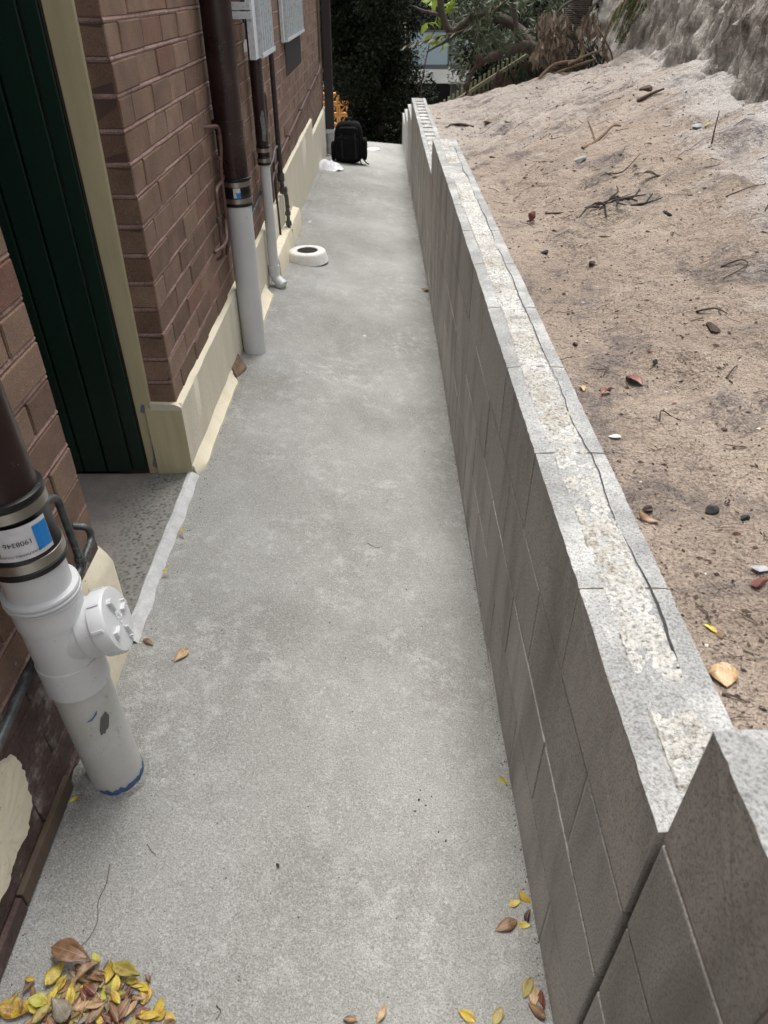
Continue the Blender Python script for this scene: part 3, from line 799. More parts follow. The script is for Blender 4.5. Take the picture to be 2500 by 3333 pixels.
# door frame, door standing open, sill patch
fr = MB().add([(-.853, YC - .008, .088), (-.804, YC - .008, .088), (-.804, YC + .05, .088), (-.853, YC + .05, .088), (-.851, YC - .008, 2.12), (-.757, YC - .008, 2.12), (-.757, YC + .05, 2.12), (-.851, YC + .05, 2.12)], [(0, 3, 2, 1), (4, 5, 6, 7), (0, 1, 5, 4), (1, 2, 6, 5), (2, 3, 7, 6), (3, 0, 4, 7)]); fr.build('door_frame', 'frame_cream', house, bevel=.003)
def peel(pts, name):
    c = (sum(p_[0] for p_ in pts) / len(pts), sum(p_[1] for p_ in pts) / len(pts)); R2 = []
    for i in range(len(pts)):
        a_, b_ = pts[i], pts[(i + 1) % len(pts)]
        for k in range(4): t_ = k / 4; q_ = .0025 * noise.noise((a_[0] * 90 + k * 3, a_[1] * 90 + i, 4)); R2.append((a_[0] + (b_[0] - a_[0]) * t_ + q_, a_[1] + (b_[1] - a_[1]) * t_ + q_))
    n_ = len(R2); MB().add([(c[0], YC - .0092, c[1])] + [(x_, YC - .0092, z_) for x_, z_ in R2], [(0, 1 + i, 1 + (i + 1) % n_) for i in range(n_)]).build(name, 'frame_bare', house)
peel([(-.838, .12), (-.826, .16), (-.822, .21), (-.816, .245), (-.812, .19), (-.810, .13), (-.820, .112)], 'bare_timber')
peel([(-.838, .345), (-.828, .375), (-.818, .37), (-.822, .338)], 'bare_timber')
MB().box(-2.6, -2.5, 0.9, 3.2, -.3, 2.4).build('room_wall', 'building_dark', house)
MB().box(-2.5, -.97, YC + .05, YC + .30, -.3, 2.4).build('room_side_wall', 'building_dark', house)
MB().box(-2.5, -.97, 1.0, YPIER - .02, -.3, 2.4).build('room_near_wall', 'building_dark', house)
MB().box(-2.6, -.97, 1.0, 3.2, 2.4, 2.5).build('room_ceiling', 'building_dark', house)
door = MB().box(-1.70, -.856, YC + .006, YC + .03, .096, 2.10).build('door', 'door_green', house)
xb = -.858; wds = (.053, .093, .086, .10, .10, .10, .10, .10, .09)
for i, wd in enumerate(wds):
    MB().box(xb - wd + .0035, xb - .0035, YC - .014 + (.004 if i == 0 else 0), YC + .005, .10, 2.10).build('board', 'door_green', door, bevel=.003)
    xb -= wd
# windows with galvanised grilles
for wi, w in enumerate(WIN):
    win = MB()
    win.box(XH - .10, XH - .06, w[0], w[0] + .05, w[2], w[3]).box(XH - .10, XH - .06, w[1] - .05, w[1], w[2], w[3]).box(XH - .10, XH - .06, w[0] + .05, w[1] - .05, w[2], w[2] + .05).box(XH - .10, XH - .06, w[0] + .05, w[1] - .05, w[3] - .05, w[3])
    wo_ = win.build('window', 'eave_board', house)
    MB().box(XH - .085, XH - .078, w[0] + .05, w[1] - .05, w[2] + .05, w[3] - .05).build('pane', 'dark_glass', wo_)
def grille(y0, y1, z0, z1, x, nbars, plate, depth):
    f = MB()
    f.box(x - .004, x + .0, y0, y0 + plate, z0, z1).box(x - depth, x - .0045, y0, y0 + .004, z0, z1)
    f.box(x - .004, x, y1 - .03, y1, z0, z1)
    f.box(x - depth, x + .022, y0 + plate + .001, y1 - .031, z0, z0 + .006).box(x + .018, x + .022, y0 + plate + .001, y1 - .031, z0 + .0065, z0 + .02)
    f.box(x - depth, x + .02, y0 + plate + .001, y1 - .031, z1 - .02, z1)
    g = f.build('window_grille', 'galv', house)
    a0, a1 = y0 + plate, y1 - .03
    for i in range(nbars):
        y = a0 + (a1 - a0) * (i + .5) / nbars
        MB().box(x - .012, x + .020, y - .0035, y + .0035, z0 + .0065, z1 - .021).build('bar', 'galv', g)
    return g
g1 = grille(4.08, 4.72, 1.236, 2.35, -.606, 6, .10, .030)
MB().box(XH, -.6105, 4.06, 4.078, 1.40, 1.43).box(XH, -.6105, 4.06, 4.078, 1.435, 1.465).build('bracket', 'galv', g1)
g2 = grille(5.98, 7.42, 1.197, 2.35, -.682, 11, .05, .02)
# dark cement patch under the second window
V = []; F = []
n = 14
for i in range(n + 1):
    y = PATCH[0] + (PATCH[1] - PATCH[0]) * i / n; sag = .02 * math.sin(pi * i / n)
    V += [(XH + .0035, y, PATCH[2] + .004 * noise.noise((y * 9, 1, 1))), (XH + .006, y, PATCH[3] - .03 + sag * .3), (XH - .02, y, PATCH[3])]
MB().add(V, [(i * 3 + q, (i + 1) * 3 + q, (i + 1) * 3 + q + 1, i * 3 + q + 1) for i in range(n) for q in range(2)]).build('cement_patch', 'dark_brown_paint', house, smooth=True)

# ------------------------------------------------------------------ pipes on the house
def at(base, top, z):
    t = (z - base[2]) / (top[2] - base[2]); return Vector(base).lerp(Vector(top), t)
def coupling(root, base, top, z0, z1, r, name='rubber_coupling'):
    d = (Vector(top) - Vector(base)).normalized(); p = at(base, top, z0); L = z1 - z0
    c = MB().lathe(p, d, [(0, r - .003), (.002, r + .002), (.012, r + .002), (.014, r), (.036, r), (.04, r - .003), (L - .04, r - .003), (L - .036, r), (L - .014, r), (L - .012, r + .002), (L - .002, r + .002), (L, r - .003)]).build(name, 'rubber', root, smooth=True)
    for t in (.015, L - .035):
        b = MB().lathe(p + d * t, d, [(0, r - .001), (.0005, r + .0018), (.0195, r + .0018), (.02, r - .001)], cap=False).build('hose_clamp', 'steel', c, smooth=True)
        a = radians(200)
        MB().box(p.x - r * .5 - .012, p.x - r * .5 + .012, p.y - r - .004, p.y - r + .004, p.z + t + .003, p.z + t + .017)
    return c
def wrap(text, size, p, r, d, ang, zoff, flip=True):
    """lettering laid round a pipe; returns verts, faces"""
    cu = bpy.data.curves.new('t', 'FONT'); cu.body = text; cu.size = size; cu.align_x = 'CENTER'; cu.align_y = 'CENTER'
    ob = bpy.data.objects.new('t', cu); COL.objects.link(ob)
    dg = bpy.context.evaluated_depsgraph_get(); me = bpy.data.meshes.new_from_object(ob.evaluated_get(dg))
    V = []
    for v in me.vertices:
        u, w = v.co.x, v.co.y
        if flip: u, w = -u, -w
        a = ang + u / r; V.append((p.x + r * cos(a), p.y + r * sin(a), p.z + zoff + w))
    F = [tuple(q.vertices) for q in me.polygons]
    bpy.data.objects.remove(ob); bpy.data.curves.remove(cu); bpy.data.meshes.remove(me)
    return V, F
def band(p, r, a0, a1, z0, z1, th=.0006, n=16, wav=0.0):
    V = []
    for i in range(n + 1):
        a = a0 + (a1 - a0) * i / n; q = wav * noise.noise((a * 4, z0, 1)); rr = r + th + .0006 * noise.noise((a * 9, 1, 2))
        V += [(p.x + rr * cos(a), p.y + rr * sin(a), p.z + z0 + q), (p.x + rr * cos(a), p.y + rr * sin(a), p.z + z1 + q)]
    return MB().add(V, [(i * 2, (i + 1) * 2, (i + 1) * 2 + 1, i * 2 + 1) for i in range(n)])
# soil pipe nearest the camera
pa0, pa1 = (-.607, .962, .05), (-.650, .985, 1.3)
A = thing('soil_pipe', 'nearest pipe, brown above, black rubber coupling and white inspection tee with screw cap', 'pipe', (pa0[0], pa0[1], .06))
dA = (Vector(pa1) - Vector(pa0)).normalized(); RA = .0575
MB().lathe(pa0, dA, [(0, RA), (.40, RA)]).build('lower_pipe', 'pvc_dirty', A, smooth=True)
MB().lathe(at(pa0, pa1, .40), dA, [(0, RA + .001), (0, RA + .0055), (.075, RA + .0055), (.076, RA + .0035), (.18, RA + .0035), (.181, RA + .006), (.245, RA + .006), (.245, RA)]).build('inspection_tee', 'pvc', A, smooth=True)
tee = A.children[-1]
bd = Vector((.90, .14, .24)).normalized(); bp = at(pa0, pa1, .522)
MB().lathe(bp, bd, [(0, .056), (.056, .056), (.057, .0605), (.086, .0605), (.086, .06)]).build('branch', 'pvc', tee, smooth=True)
cp = bp + bd * .087
cap = MB().lathe(cp, bd, [(0, .060), (.001, .0665), (.027, .0665), (.031, .0635), (.032, .058), (.0322, .02)]).build('screw_cap', 'pvc', tee, smooth=True)
u1 = Vector((0, 0, 1)); u1 = (u1 - bd * u1.dot(bd)).normalized(); u2 = bd.cross(u1)
m = MB()
def obox(m, c, a, b, n, la, lb, ln):
    vs = [c + a * (i * la) + b * (j * lb) + n * (k * ln) for k in (0, 1) for i, j in ((-.5, -.5), (.5, -.5), (.5, .5), (-.5, .5))]
    m.add(vs, [(0, 3, 2, 1), (4, 5, 6, 7), (0, 1, 5, 4), (1, 2, 6, 5), (2, 3, 7, 6), (3, 0, 4, 7)])
fc = cp + bd * .0320
for k in range(4):                                             # cross of grip lugs on the face
    a = pi / 2 * k; dr = u1 * cos(a) + u2 * sin(a); tt = bd.cross(dr)
    m = MB(); obox(m, fc + dr * .036, dr, tt, bd, .026, .004, .008); obox(m, fc + dr * .046, tt, dr, bd, .014, .0042, .0078)
    m.build('grip_lug', 'pvc', tee)
for k in range(8):                                             # ribs on the rim
    a = pi / 4 * k + .3; dr = u1 * cos(a) + u2 * sin(a); tt = bd.cross(dr)
    m = MB(); obox(m, cp + dr * .0665 + bd * .004, tt, dr, bd, .006, .005, .022); m.build('rim_rib', 'pvc', tee, bevel=.001)
# raised moulded lettering on the cap
cu = bpy.data.curves.new('t', 'FONT'); cu.body = 'uPVC DWV\n100'; cu.size = .012; cu.align_x = 'CENTER'; cu.extrude = .0006
ob = bpy.data.objects.new('t', cu); COL.objects.link(ob)
me = bpy.data.meshes.new_from_object(ob.evaluated_get(bpy.context.evaluated_depsgraph_get()))
V = [fc + u1 * (v.co.x) - u2 * (v.co.y - .004) * -1 + bd * (v.co.z + .0008) for v in me.vertices]; F = [tuple(q.vertices) for q in me.polygons]
bpy.data.objects.remove(ob)
MB().add(V, F).build('moulded_lettering', 'pvc', tee)
q = at(pa0, pa1, .628)
MB().lathe(q, dA, [(0, RA + .004), (0, RA + .0095), (.005, RA + .0115), (.0062, RA + .0065), (.0085, RA + .0065), (.010, RA + .012), (.0145, RA + .012), (.016, RA + .007), (.0185, RA + .007), (.020, RA + .0115), (.025, RA + .0105), (.027, RA)]).build('collar', 'pvc', A, smooth=True)
MB().lathe(at(pa0, pa1, .64), dA, [(0, RA), (.08, RA)]).build('spigot', 'pvc', A, smooth=True)
cpl = coupling(A, pa0, pa1, .715, .868, .0655)
MB().lathe(at(pa0, pa1, .86), dA, [(0, .060), (2.5, .060)]).build('upper_pipe', 'pipe_brown', A, smooth=True)
pc = at(pa0, pa1, .715); rl = .0655 - .003
f0 = math.atan2(-.85, .53)                                     # the side that faces the path
band(pc, rl, f0 - 1.7, f0 + .80, .045, .112, .001).build('paper_label', 'label_paper', cpl, smooth=True)
band(pc, rl, f0 + .34, f0 + .78, .054, .104, .0018).build('blue_panel', 'label_blue', cpl, smooth=True)
V, F = wrap('1908346', .0135, pc, rl + .0022, dA, f0 - .10, .080); MB().add(V, F).build('label_number', 'ink', cpl)
V, F = wrap('DURA FLEXIBLE COUPLING', .0062, pc, rl + .0022, dA, f0 - .18, .056); MB().add(V, F).build('label_line', 'ink', cpl)
m = MB(); aa = f0 - 1.0; rr_ = random.Random(3)
while aa < f0 - .62:
    wd = rr_.choice((.008, .014, .02)); q = band(pc, rl, aa, aa + wd, .058, .094, .0022, 1); m.add(q.v, q.f); aa += wd + rr_.choice((.008, .014))
m.build('barcode', 'ink', cpl)
# scuff, primer and cement at its foot
def smear(root, p, r, pts, mat, name):
    c = (sum(a for a, z in pts) / len(pts), sum(z for a, z in pts) / len(pts))
    f = lambda a, z: (p.x + (r + .0008) * cos(a), p.y + (r + .0008) * sin(a), z)
    V = [f(*c)] + [f(a, z) for a, z in pts]; n = len(pts)
    V2 = [f((a + c[0]) / 2, (z + c[1]) / 2) for a, z in pts]
    return MB().add(V + V2, [(1 + i, 1 + (i + 1) % n, 1 + n + (i + 1) % n, 1 + n + i) for i in range(n)] + [(1 + n + i, 1 + n + (i + 1) % n, 0) for i in range(n)]).build(name, mat, root, smooth=True)
p = at(pa0, pa1, .26); smear(A, at(pa0, pa1, .305), RA, [(f0 - .02, .272), (f0 + .02, .300), (f0 + .18, .330), (f0 + .42, .340), (f0 + .50, .322), (f0 + .36, .296), (f0 + .14, .276)], 'grey_scuff', 'grey_scuff')
p = at(pa0, pa1, .31); smear(A, p, RA, [(f0 - .30, .333), (f0 - .05, .341), (f0 + .16, .357), (f0 + .12, .347), (f0 - .10, .334)], 'primer_blue', 'primer_mark')
m = MB(); p = at(pa0, pa1, .10); pts = []
for i in range(34):
    a = f0 - .9 + 2.7 * i / 33; t0 = .012 * noise.noise((a * 5, 1, 1)); t1 = .010 * noise.noise((a * 6, 4, 1))
    m.v += [(p.x + (RA + .001) * cos(a), p.y + (RA + .001) * sin(a), .083 + t0), (p.x + (RA + .001) * cos(a), p.y + (RA + .001) * sin(a), .099 + t1)]
    if i: m.f.append((i * 2 - 2, i * 2, i * 2 + 1, i * 2 - 1)); m.mi.append(0)
m.build('primer_ring', 'primer_blue', A, smooth=True)
m = MB(); n = 40
for j, (rr_, zz) in enumerate(((RA + .0005, .080), (RA + .004, .079), (RA + .008, .072), (RA + .014, .062), (RA + .024, .048))):
    for i in range(n):
        a = 2 * pi * i / n; k = 1 + .35 * noise.noise((cos(a) * 2, sin(a) * 2, j * .3)) * (j / 4); back = max(0, -cos(a)) * .05 * (j / 4)
        x_, y_ = pa0[0] + (RA + (rr_ - RA) * k + back) * cos(a), pa0[1] + (RA + (rr_ - RA) * k) * sin(a)
        m.v.append((x_, y_, zz + .008 * noise.noise((a * 3, j, 2)) + max(0, -cos(a)) * .02 + (.003 if j < 4 else -.004)))
for j in range(4):
    for i in range(n): m.f.append((j * n + i, j * n + (i + 1) % n, (j + 1) * n + (i + 1) % n, (j + 1) * n + i)); m.mi.append(0)
m.build('cement_collar', 'path_concrete', A, smooth=True)
# second soil pipe
pb0, pb1 = (-.635, 3.36, .0), (-.640, 3.37, 1.3)
B = thing('soil_pipe', 'second brown and white soil pipe, beyond the door, with torn blue sticker on its coupling', 'pipe', (-.635, 3.36, .06))
MB().lathe(pb0, (0, 0, 1), [(0, .056), (.78, .056)]).build('lower_pipe', 'pvc', B, smooth=True)
cb = coupling(B, pb0, pb1, .745, .862, .0645)
MB().lathe(at(pb0, pb1, .85), (0, 0, 1), [(0, .0605), (2.3, .0605)]).build('upper_pipe', 'pipe_brown', B, smooth=True)
pq = at(pb0, pb1, .745)
band(pq, .0615, f0 - .62, f0 - .12, .040, .082, .001).build('torn_label', 'label_paper', cb, smooth=True)
smear(cb, Vector((pq.x, pq.y, 0)), .0625, [(f0 - .46, .745 + .062), (f0 - .10, .745 + .062), (f0 - .16, .745 + .028), (f0 - .30, .745 + .022)], 'label_blue', 'blue_panel')
for z in (1.05, 1.75): MB().lathe(at(pb0, pb1, z), (0, 0, 1), [(0, .060), (0, .0635), (.03, .0635), (.03, .060)], cap=False).box(XH, -.695, 3.35, 3.38, z, z + .03).build('pipe_clip', 'pipe_brown', B, smooth=True)
# slim waste pipe
pc0, pc1 = (-.655, 4.37, .0), (-.655, 4.36, 1.3)
W_ = thing('waste_pipe', 'slim brown and white waste pipe ending in a white elbow over the path', 'pipe', (-.655, 4.37, .05))
zf = path_z(-.6, 4.3)
MB().tube(elbow([(-.655, 4.37, .75), (-.655, 4.37, zf + .055), (-.600, 4.335, zf + .018)], .05), .0295, 24).build('lower_pipe', 'pvc', W_, smooth=True)
MB().lathe((-.655, 4.37, zf + .07), (0, 0, 1), [(0, .030), (0, .034), (.06, .034), (.06, .030)], 32).build('elbow_socket', 'pvc', W_, smooth=True)
MB().lathe((-.632, 4.357, zf + .030), (.75, -.2, -.42), [(0, .030), (0, .0345), (.04, .0345), (.04, .030)], 32).build('elbow_mouth', 'pvc', W_, smooth=True)
coupling(W_, pc0, pc1, .72, .82, .036)
MB().lathe(at(pc0, pc1, .81), (0, 0, 1), [(0, .0335), (2.3, .0335)], 32).build('upper_pipe', 'pipe_brown', W_, smooth=True)
smear(W_, at(pc0, pc1, .9), .0335, [(f0 - .35, .845), (f0 + .25, .84), (f0 + .45, .90), (f0 + .2, .985), (f0 - .1, .99), (f0 - .45, .95), (f0 - .3, .9)], 'pipe_bare', 'bare_patch')
# black gas pipe with its valve
G = thing('gas_pipe', 'thin black upright pipe with brass valve and fittings over the plinth', 'pipe', (-.676, 5.2, .4))
MB().tube([(-.678, 5.17, 3.2), (-.678, 5.2, .50)], .0165, 14).build('upright', 'black_pipe', G, smooth=True)
m = MB(); m.lathe((-.678, 5.2, .46), (0, 0, 1), [(0, .016), (0, .024), (.05, .024), (.05, .016)], 18); m.tube(elbow([(-.678, 5.2, .48), (-.672, 5.22, .40), (-.655, 5.24, .36), (-.655, 5.25, .26)], .04), .014, 12)
m.lathe((-.672, 5.21, .40), (1, 0, 0), [(-.02, .022), (.024, .027), (.03, .014)], 18)
m.build('regulator', 'brass', G, smooth=True)
m = MB(); m.tube([(-.655, 5.25, .27), (-.655, 5.26, .10)], .012, 12); m.lathe((-.655, 5.25, .23), (0, 0, 1), [(0, .012), (0, .020), (.022, .020), (.022, .012)], 6); m.lathe((-.655, 5.255, .16), (0, 0, 1), [(0, .012), (0, .021), (.03, .021), (.03, .012)], 6)
m.lathe((-.655, 5.26, .08), (0, 0, 1), [(0, .024), (.05, .024), (.055, .014)], 14)
m.tube(elbow([(-.655, 5.255, .15), (-.650, 5.16, .11), (-.650, 5.05, .07)], .03), .011, 12); m.lathe((-.650, 5.05, .075), (0, -1, -.4), [(0, .014), (0, .02), (.03, .02), (.03, .014)], 12)
m.box(-.650, -.642, 5.20, 5.30, .272, .280)
m.build('valve', 'brass', G, smooth=True)
MB().tube([(-.690, 4.98, .62), (-.688, 4.99, .36), (-.684, 5.01, .10)], .008, 10).build('thin_feed', 'black_pipe', G, smooth=True)
# conduit running along the wall, then up the corner
cd = thing('conduit', 'thin purple brown conduit running level along the bricks then up the house corner', 'conduit', (-.694, 5.2, .56))
MB().tube(elbow([(-.69, 4.70, .46), (-.69, 4.95, .555), (-.692, 5.3, .59), (-.692, 9.30, .755), (-.692, 9.42, .80), (-.692, 9.45, 3.2)], .08), .0095, 12).build('run', 'copper_painted', cd, smooth=True)
for y in (5.9, 6.9, 7.9, 8.8):
    z = .59 + (.755 - .59) * (y - 5.3) / 4; MB().box(XH + .001, -.6795, y - .01, y + .01, z - .016, z + .016).build('saddle', 'copper_painted', cd)
# copper loops beside the second soil pipe
L1 = thing('copper_pipe', 'small painted copper pipe loop on the bricks left of the second soil pipe', 'pipe', (-.68, 3.1, .8))
MB().tube(elbow([(-.690, 3.385, .90), (-.676, 3.30, .862), (-.676, 3.12, .862), (-.676, 3.10, .60), (-.704, 3.10, .585)], .045), .0075, 12).build('loop', 'copper_painted', L1, smooth=True)
MB().lathe((-.676, 3.105, .735), (0, 0, 1), [(0, .0075), (0, .0115), (.022, .0115), (.022, .0075)], 14).build('union', 'brass', L1, smooth=True)
MB().tube(elbow([(-.688, 3.00, .645), (-.664, 3.07, .648), (-.664, 3.16, .652), (-.690, 3.30, .72)], .03), .0075, 12).build('cross_pipe', 'copper_painted', L1, smooth=True)
L2 = thing('copper_pipe', 'painted copper pipe with an elbow going into the bricks above the loop', 'pipe', (-.68, 3.3, 1.0))
MB().tube(elbow([(-.72, 3.20, 1.073), (-.676, 3.235, 1.073), (-.668, 3.29, 1.065), (-.668, 3.29, .99), (-.678, 3.27, .90), (-.680, 3.275, .62), (-.700, 3.29, .55)], .03), .008, 12).build('riser', 'copper_painted', L2, smooth=True)
for z in (.895, .945, 1.02): MB().lathe((-.669 if z > .96 else -.6775, 3.288 if z > .96 else 3.273, z), (0, 0, 1), [(0, .008), (0, .0112), (.012, .0112), (.012, .008)], 14).build('ferrule', 'copper_painted', L2, smooth=True)
# second bunch beyond the waste pipe
L3 = thing('copper_pipe', 'pair of red brown copper pipes with elbows just beyond the slim waste pipe', 'pipe', (-.68, 4.6, .9))
for (y, zt) in ((4.66, .985), (4.78, 1.035)):
    MB().tube(elbow([(-.72, y - .10, zt), (-.680, y - .05, zt), (-.676, y, zt - .02), (-.676, y, zt - .14), (-.684, y - .04, zt - .25), (-.684, y + .02, .56), (-.684, y + .02, .30 + (y - 4.66))], .03), .008, 12).build('riser', 'copper_painted', L3, smooth=True)
    MB().lathe((-.6765, y, zt - .115), (0, 0, 1), [(0, .008), (0, .0115), (.012, .0115), (.012, .008)], 14).build('ferrule', 'copper_painted', L3, smooth=True)
MB().tube(elbow([(-.69, 3.85, .535), (-.69, 4.3, .57), (-.69, 4.75, .62), (-.668, 4.80, .655), (-.668, 4.93, .70), (-.664, 5.02, .70)], .03), .008, 12).build('cross_pipe', 'copper_grey', L3, smooth=True)
# grey copper by the nearest soil pipe
L4 = thing('copper_pipe', 'bent grey copper pipe with a tee behind the nearest soil pipe', 'pipe', (-.685, 1.1, .5))
MB().tube(elbow([(-.690, 1.10, .705), (-.672, 1.165, .705), (-.672, 1.205, .688), (-.672, 1.215, .50)], .03), .0085, 14).build('bend', 'copper_grey', L4, smooth=True)
MB().tube(elbow([(-.672, 1.215, .51), (-.672, 1.205, .49), (-.676, 1.10, .475), (-.690, .96, .462), (-.690, .82, .446), (-.69, .4, .40)], .02), .0095, 14).build('lower_run', 'copper_grey', L4, smooth=True)
MB().tube(elbow([(-.672, 1.215, .492), (-.672, 1.26, .50), (-.672, 1.295, .505), (-.675, 1.30, .535), (-.705, 1.29, .545)], .02), .0085, 14).build('side_arm', 'copper_grey', L4, smooth=True)
MB().lathe((-.672, 1.215, .505), (0, 0, 1), [(0, .009), (0, .0125), (.012, .0125), (.012, .009)], 16).build('ferrule', 'copper_grey', L4, smooth=True)
# downpipe at the far corner
D_ = thing('downpipe', 'dark brown downpipe at the far house corner standing in a grey pipe stub', 'downpipe', (-.64, 9.95, -.2))
MB().box(-.690, -.585, 9.90, 9.99, .05, 3.35).build('upper_pipe', 'dark_brown_paint', D_, bevel=.008)
MB().lathe((-.638, 9.945, -.26), (0, 0, 1), [(0, .05), (.24, .05), (.24, .055), (.285, .055), (.285, .04)], 28).build('stub', 'pvc_grey', D_, smooth=True)
MB().box(-.70, -.58, 9.885, 10.0, .03, .075).build('adaptor', 'pvc', D_, bevel=.004)

# ------------------------------------------------------------------ things on the path
zg = path_z(-.507, 4.98)
GU = thing('drain_surround', 'round white concrete drain surround with black grate on the path', 'drain', (-.507, 4.98, zg))
MB().lathe((-.507, 4.98, zg - .004), (0, 0, 1), [(0, .138), (.004, .141), (.06, .126), (.070, .121), (.074, .114), (.075, .075), (.073, .071), (.05, .069)], 64, cap=False).build('ring', 'white_cement', GU, smooth=True)
m = MB().lathe((-.507, 4.98, zg + .045), (0, 0, 1), [(0, .069), (.001, .069)], 40)
m.build('grate_base', 'grate_black', GU)
m = MB(); r = .068
for k in range(-5, 6):
    w = math.sqrt(max(r * r - (k * .0125) ** 2, 0)); q = k * .0125
    m.box(-.507 - w, -.507 + w, 4.98 + q - .0022, 4.98 + q + .0022, zg + .062, zg + .0685); m.box(-.507 + q - .0022, -.507 + q + .0022, 4.98 - w, 4.98 + w, zg + .0622, zg + .0683)
m.build('grate', 'grate_black', GU)
# backpack
zb = path_z(-.39, 9.42)
BP = thing('backpack', 'black backpack standing on the path at the house corner', 'backpack', (-.39, 9.42, zb))
def superell(cx, cy, cz, ax, ay, az, e1, e2, nu=28, nv=18, f=None):
    V = []; F = []
    sg = lambda w, e: math.copysign(abs(w) ** e, w)
    for j in range(nv + 1):
        v = -pi / 2 + pi * j / nv
        for i in range(nu):
            u = 2 * pi * i / nu
            x, y, z = sg(cos(v), e1) * sg(cos(u), e2), sg(cos(v), e1) * sg(sin(u), e2), sg(sin(v), e1)
            if f: x, y, z = f(x, y, z)
            V.append((cx + ax * x, cy + ay * y, cz + az * z))
    for j in range(nv):
        for i in range(nu): F.append((j * nu + i, j * nu + (i + 1) % nu, (j + 1) * nu + (i + 1) % nu, (j + 1) * nu + i))
    return MB().add(V, F)
def bagf(x, y, z):
    t = (z + 1) / 2; s = 1.0 - .22 * max(0, t - .55) ** 1.3 * 2
    n_ = .05 * noise.noise((x * 2.2, y * 2.2, z * 2.2 + 3))
    return x * s * (1 + n_) + .05 * t, y * (s * .95) * (1 + n_) + .10 * t, z
superell(-.395, 9.42, zb + .222, .175, .115, .220, .42, .55, f=bagf).build('body', 'nylon', BP, smooth=True)
superell(-.405, 9.325, zb + .175, .13, .055, .135, .4, .5, f=lambda x, y, z: (x * (1 + .05 * noise.noise((x * 3, z * 3, 1))), y, z)).build('front_pocket', 'nylon', BP, smooth=True)
superell(-.39, 9.345, zb + .335, .115, .05, .06, .5, .6).build('top_pocket', 'nylon', BP, smooth=True)
superell(-.205, 9.42, zb + .15, .035, .075, .12, .5, .6).build('side_pocket', 'nylon', BP, smooth=True)
superell(-.575, 9.42, zb + .13, .028, .075, .10, .5, .6).build('side_pocket', 'nylon', BP, smooth=True)
MB().tube(curve([(-.42, 9.44, zb + .425), (-.40, 9.43, zb + .465), (-.36, 9.44, zb + .465), (-.34, 9.45, zb + .425)], 6), .011, 10).build('carry_handle', 'webbing', BP, smooth=True)
for x in (-.47, -.31):
    m = MB()
    P = [(x, 9.34, zb + .40), (x, 9.285, zb + .30), (x + .005, 9.262, zb + .2), (x + .01, 9.268, zb + .06)]
    V = []
    for p_ in curve(P, 6): V += [(p_.x - .011, p_.y, p_.z), (p_.x + .011, p_.y, p_.z)]
    m.add(V, [(i * 2, i * 2 + 1, i * 2 + 3, i * 2 + 2) for i in range(len(V) // 2 - 1)]); m.build('compression_strap', 'webbing', BP, smooth=True)
for (x, y, dx) in ((-.22, 9.33, .07), (-.26, 9.31, .03)):
    MB().tube(curve([(x, y + .03, zb + .05), (x + dx * .5, y - .02, zb + .02), (x + dx, y - .05, zb + .007)], 5), .007, 8).build('loose_strap', 'webbing', BP, smooth=True)
MB().tube(curve([(-.52, 9.32, zb + .275), (-.405, 9.268, zb + .285), (-.29, 9.32, zb + .275)], 8), .003, 6).build('zip', 'webbing', BP, smooth=True)
# white cloth lying crumpled
zc = path_z(-.53, 8.72); V = []; nu, nv = 46, 30
for j in range(nv + 1):
    for i in range(nu + 1):
        u, v = i / nu * 2 - 1, j / nv * 2 - 1
        rr_ = math.sqrt(u * u + v * v); a = math.atan2(v, u)
        k = 1 / max(1e-6, max(abs(cos(a)), abs(sin(a)))); q = rr_ / k
        R0 = q * (1 + .16 * noise.noise((cos(a) * 2, sin(a) * 2, 5)))
        x, y = R0 * cos(a) * .165, R0 * sin(a) * .15
        hgt = (1 - q ** 2.2) * .085 * (1 + .5 * noise.noise((x * 9, y * 9, 2)) - .35 * (cos(a) * q))
        fold = .05 * abs(noise.noise((x * 13 + 5, y * 13, 1))) - .014 + .022 * (.5 - abs(noise.noise((x * 28, y * 24, 3))))
        V.append((-.595 + x, 8.74 + y, zc + .004 + max(hgt + fold * (1 - q * .6), 0)))
MB().add(V, [(j * (nu + 1) + i, j * (nu + 1) + i + 1, (j + 1) * (nu + 1) + i + 1, (j + 1) * (nu + 1) + i) for j in range(nv) for i in range(nu)]).build('cloth', 'cotton', root=Vector((-.555, 8.72, zc)), smooth=True)
tag(bpy.data.objects['cloth'], 'crumpled white cloth lying by the plinth next to the black backpack', 'cloth')
zc = path_z(-.115, 10.8)
o = MB().lathe((-.115, 10.8, zc - .002), (0, 0, 1), [(0, .092), (.006, .092), (.009, .088), (.0095, .02)], 36).build('drain_cover', 'white_cement', root=Vector((-.115, 10.8, zc)), smooth=True)
tag(o, 'flat white round cover set in the far end of the path', 'cover')
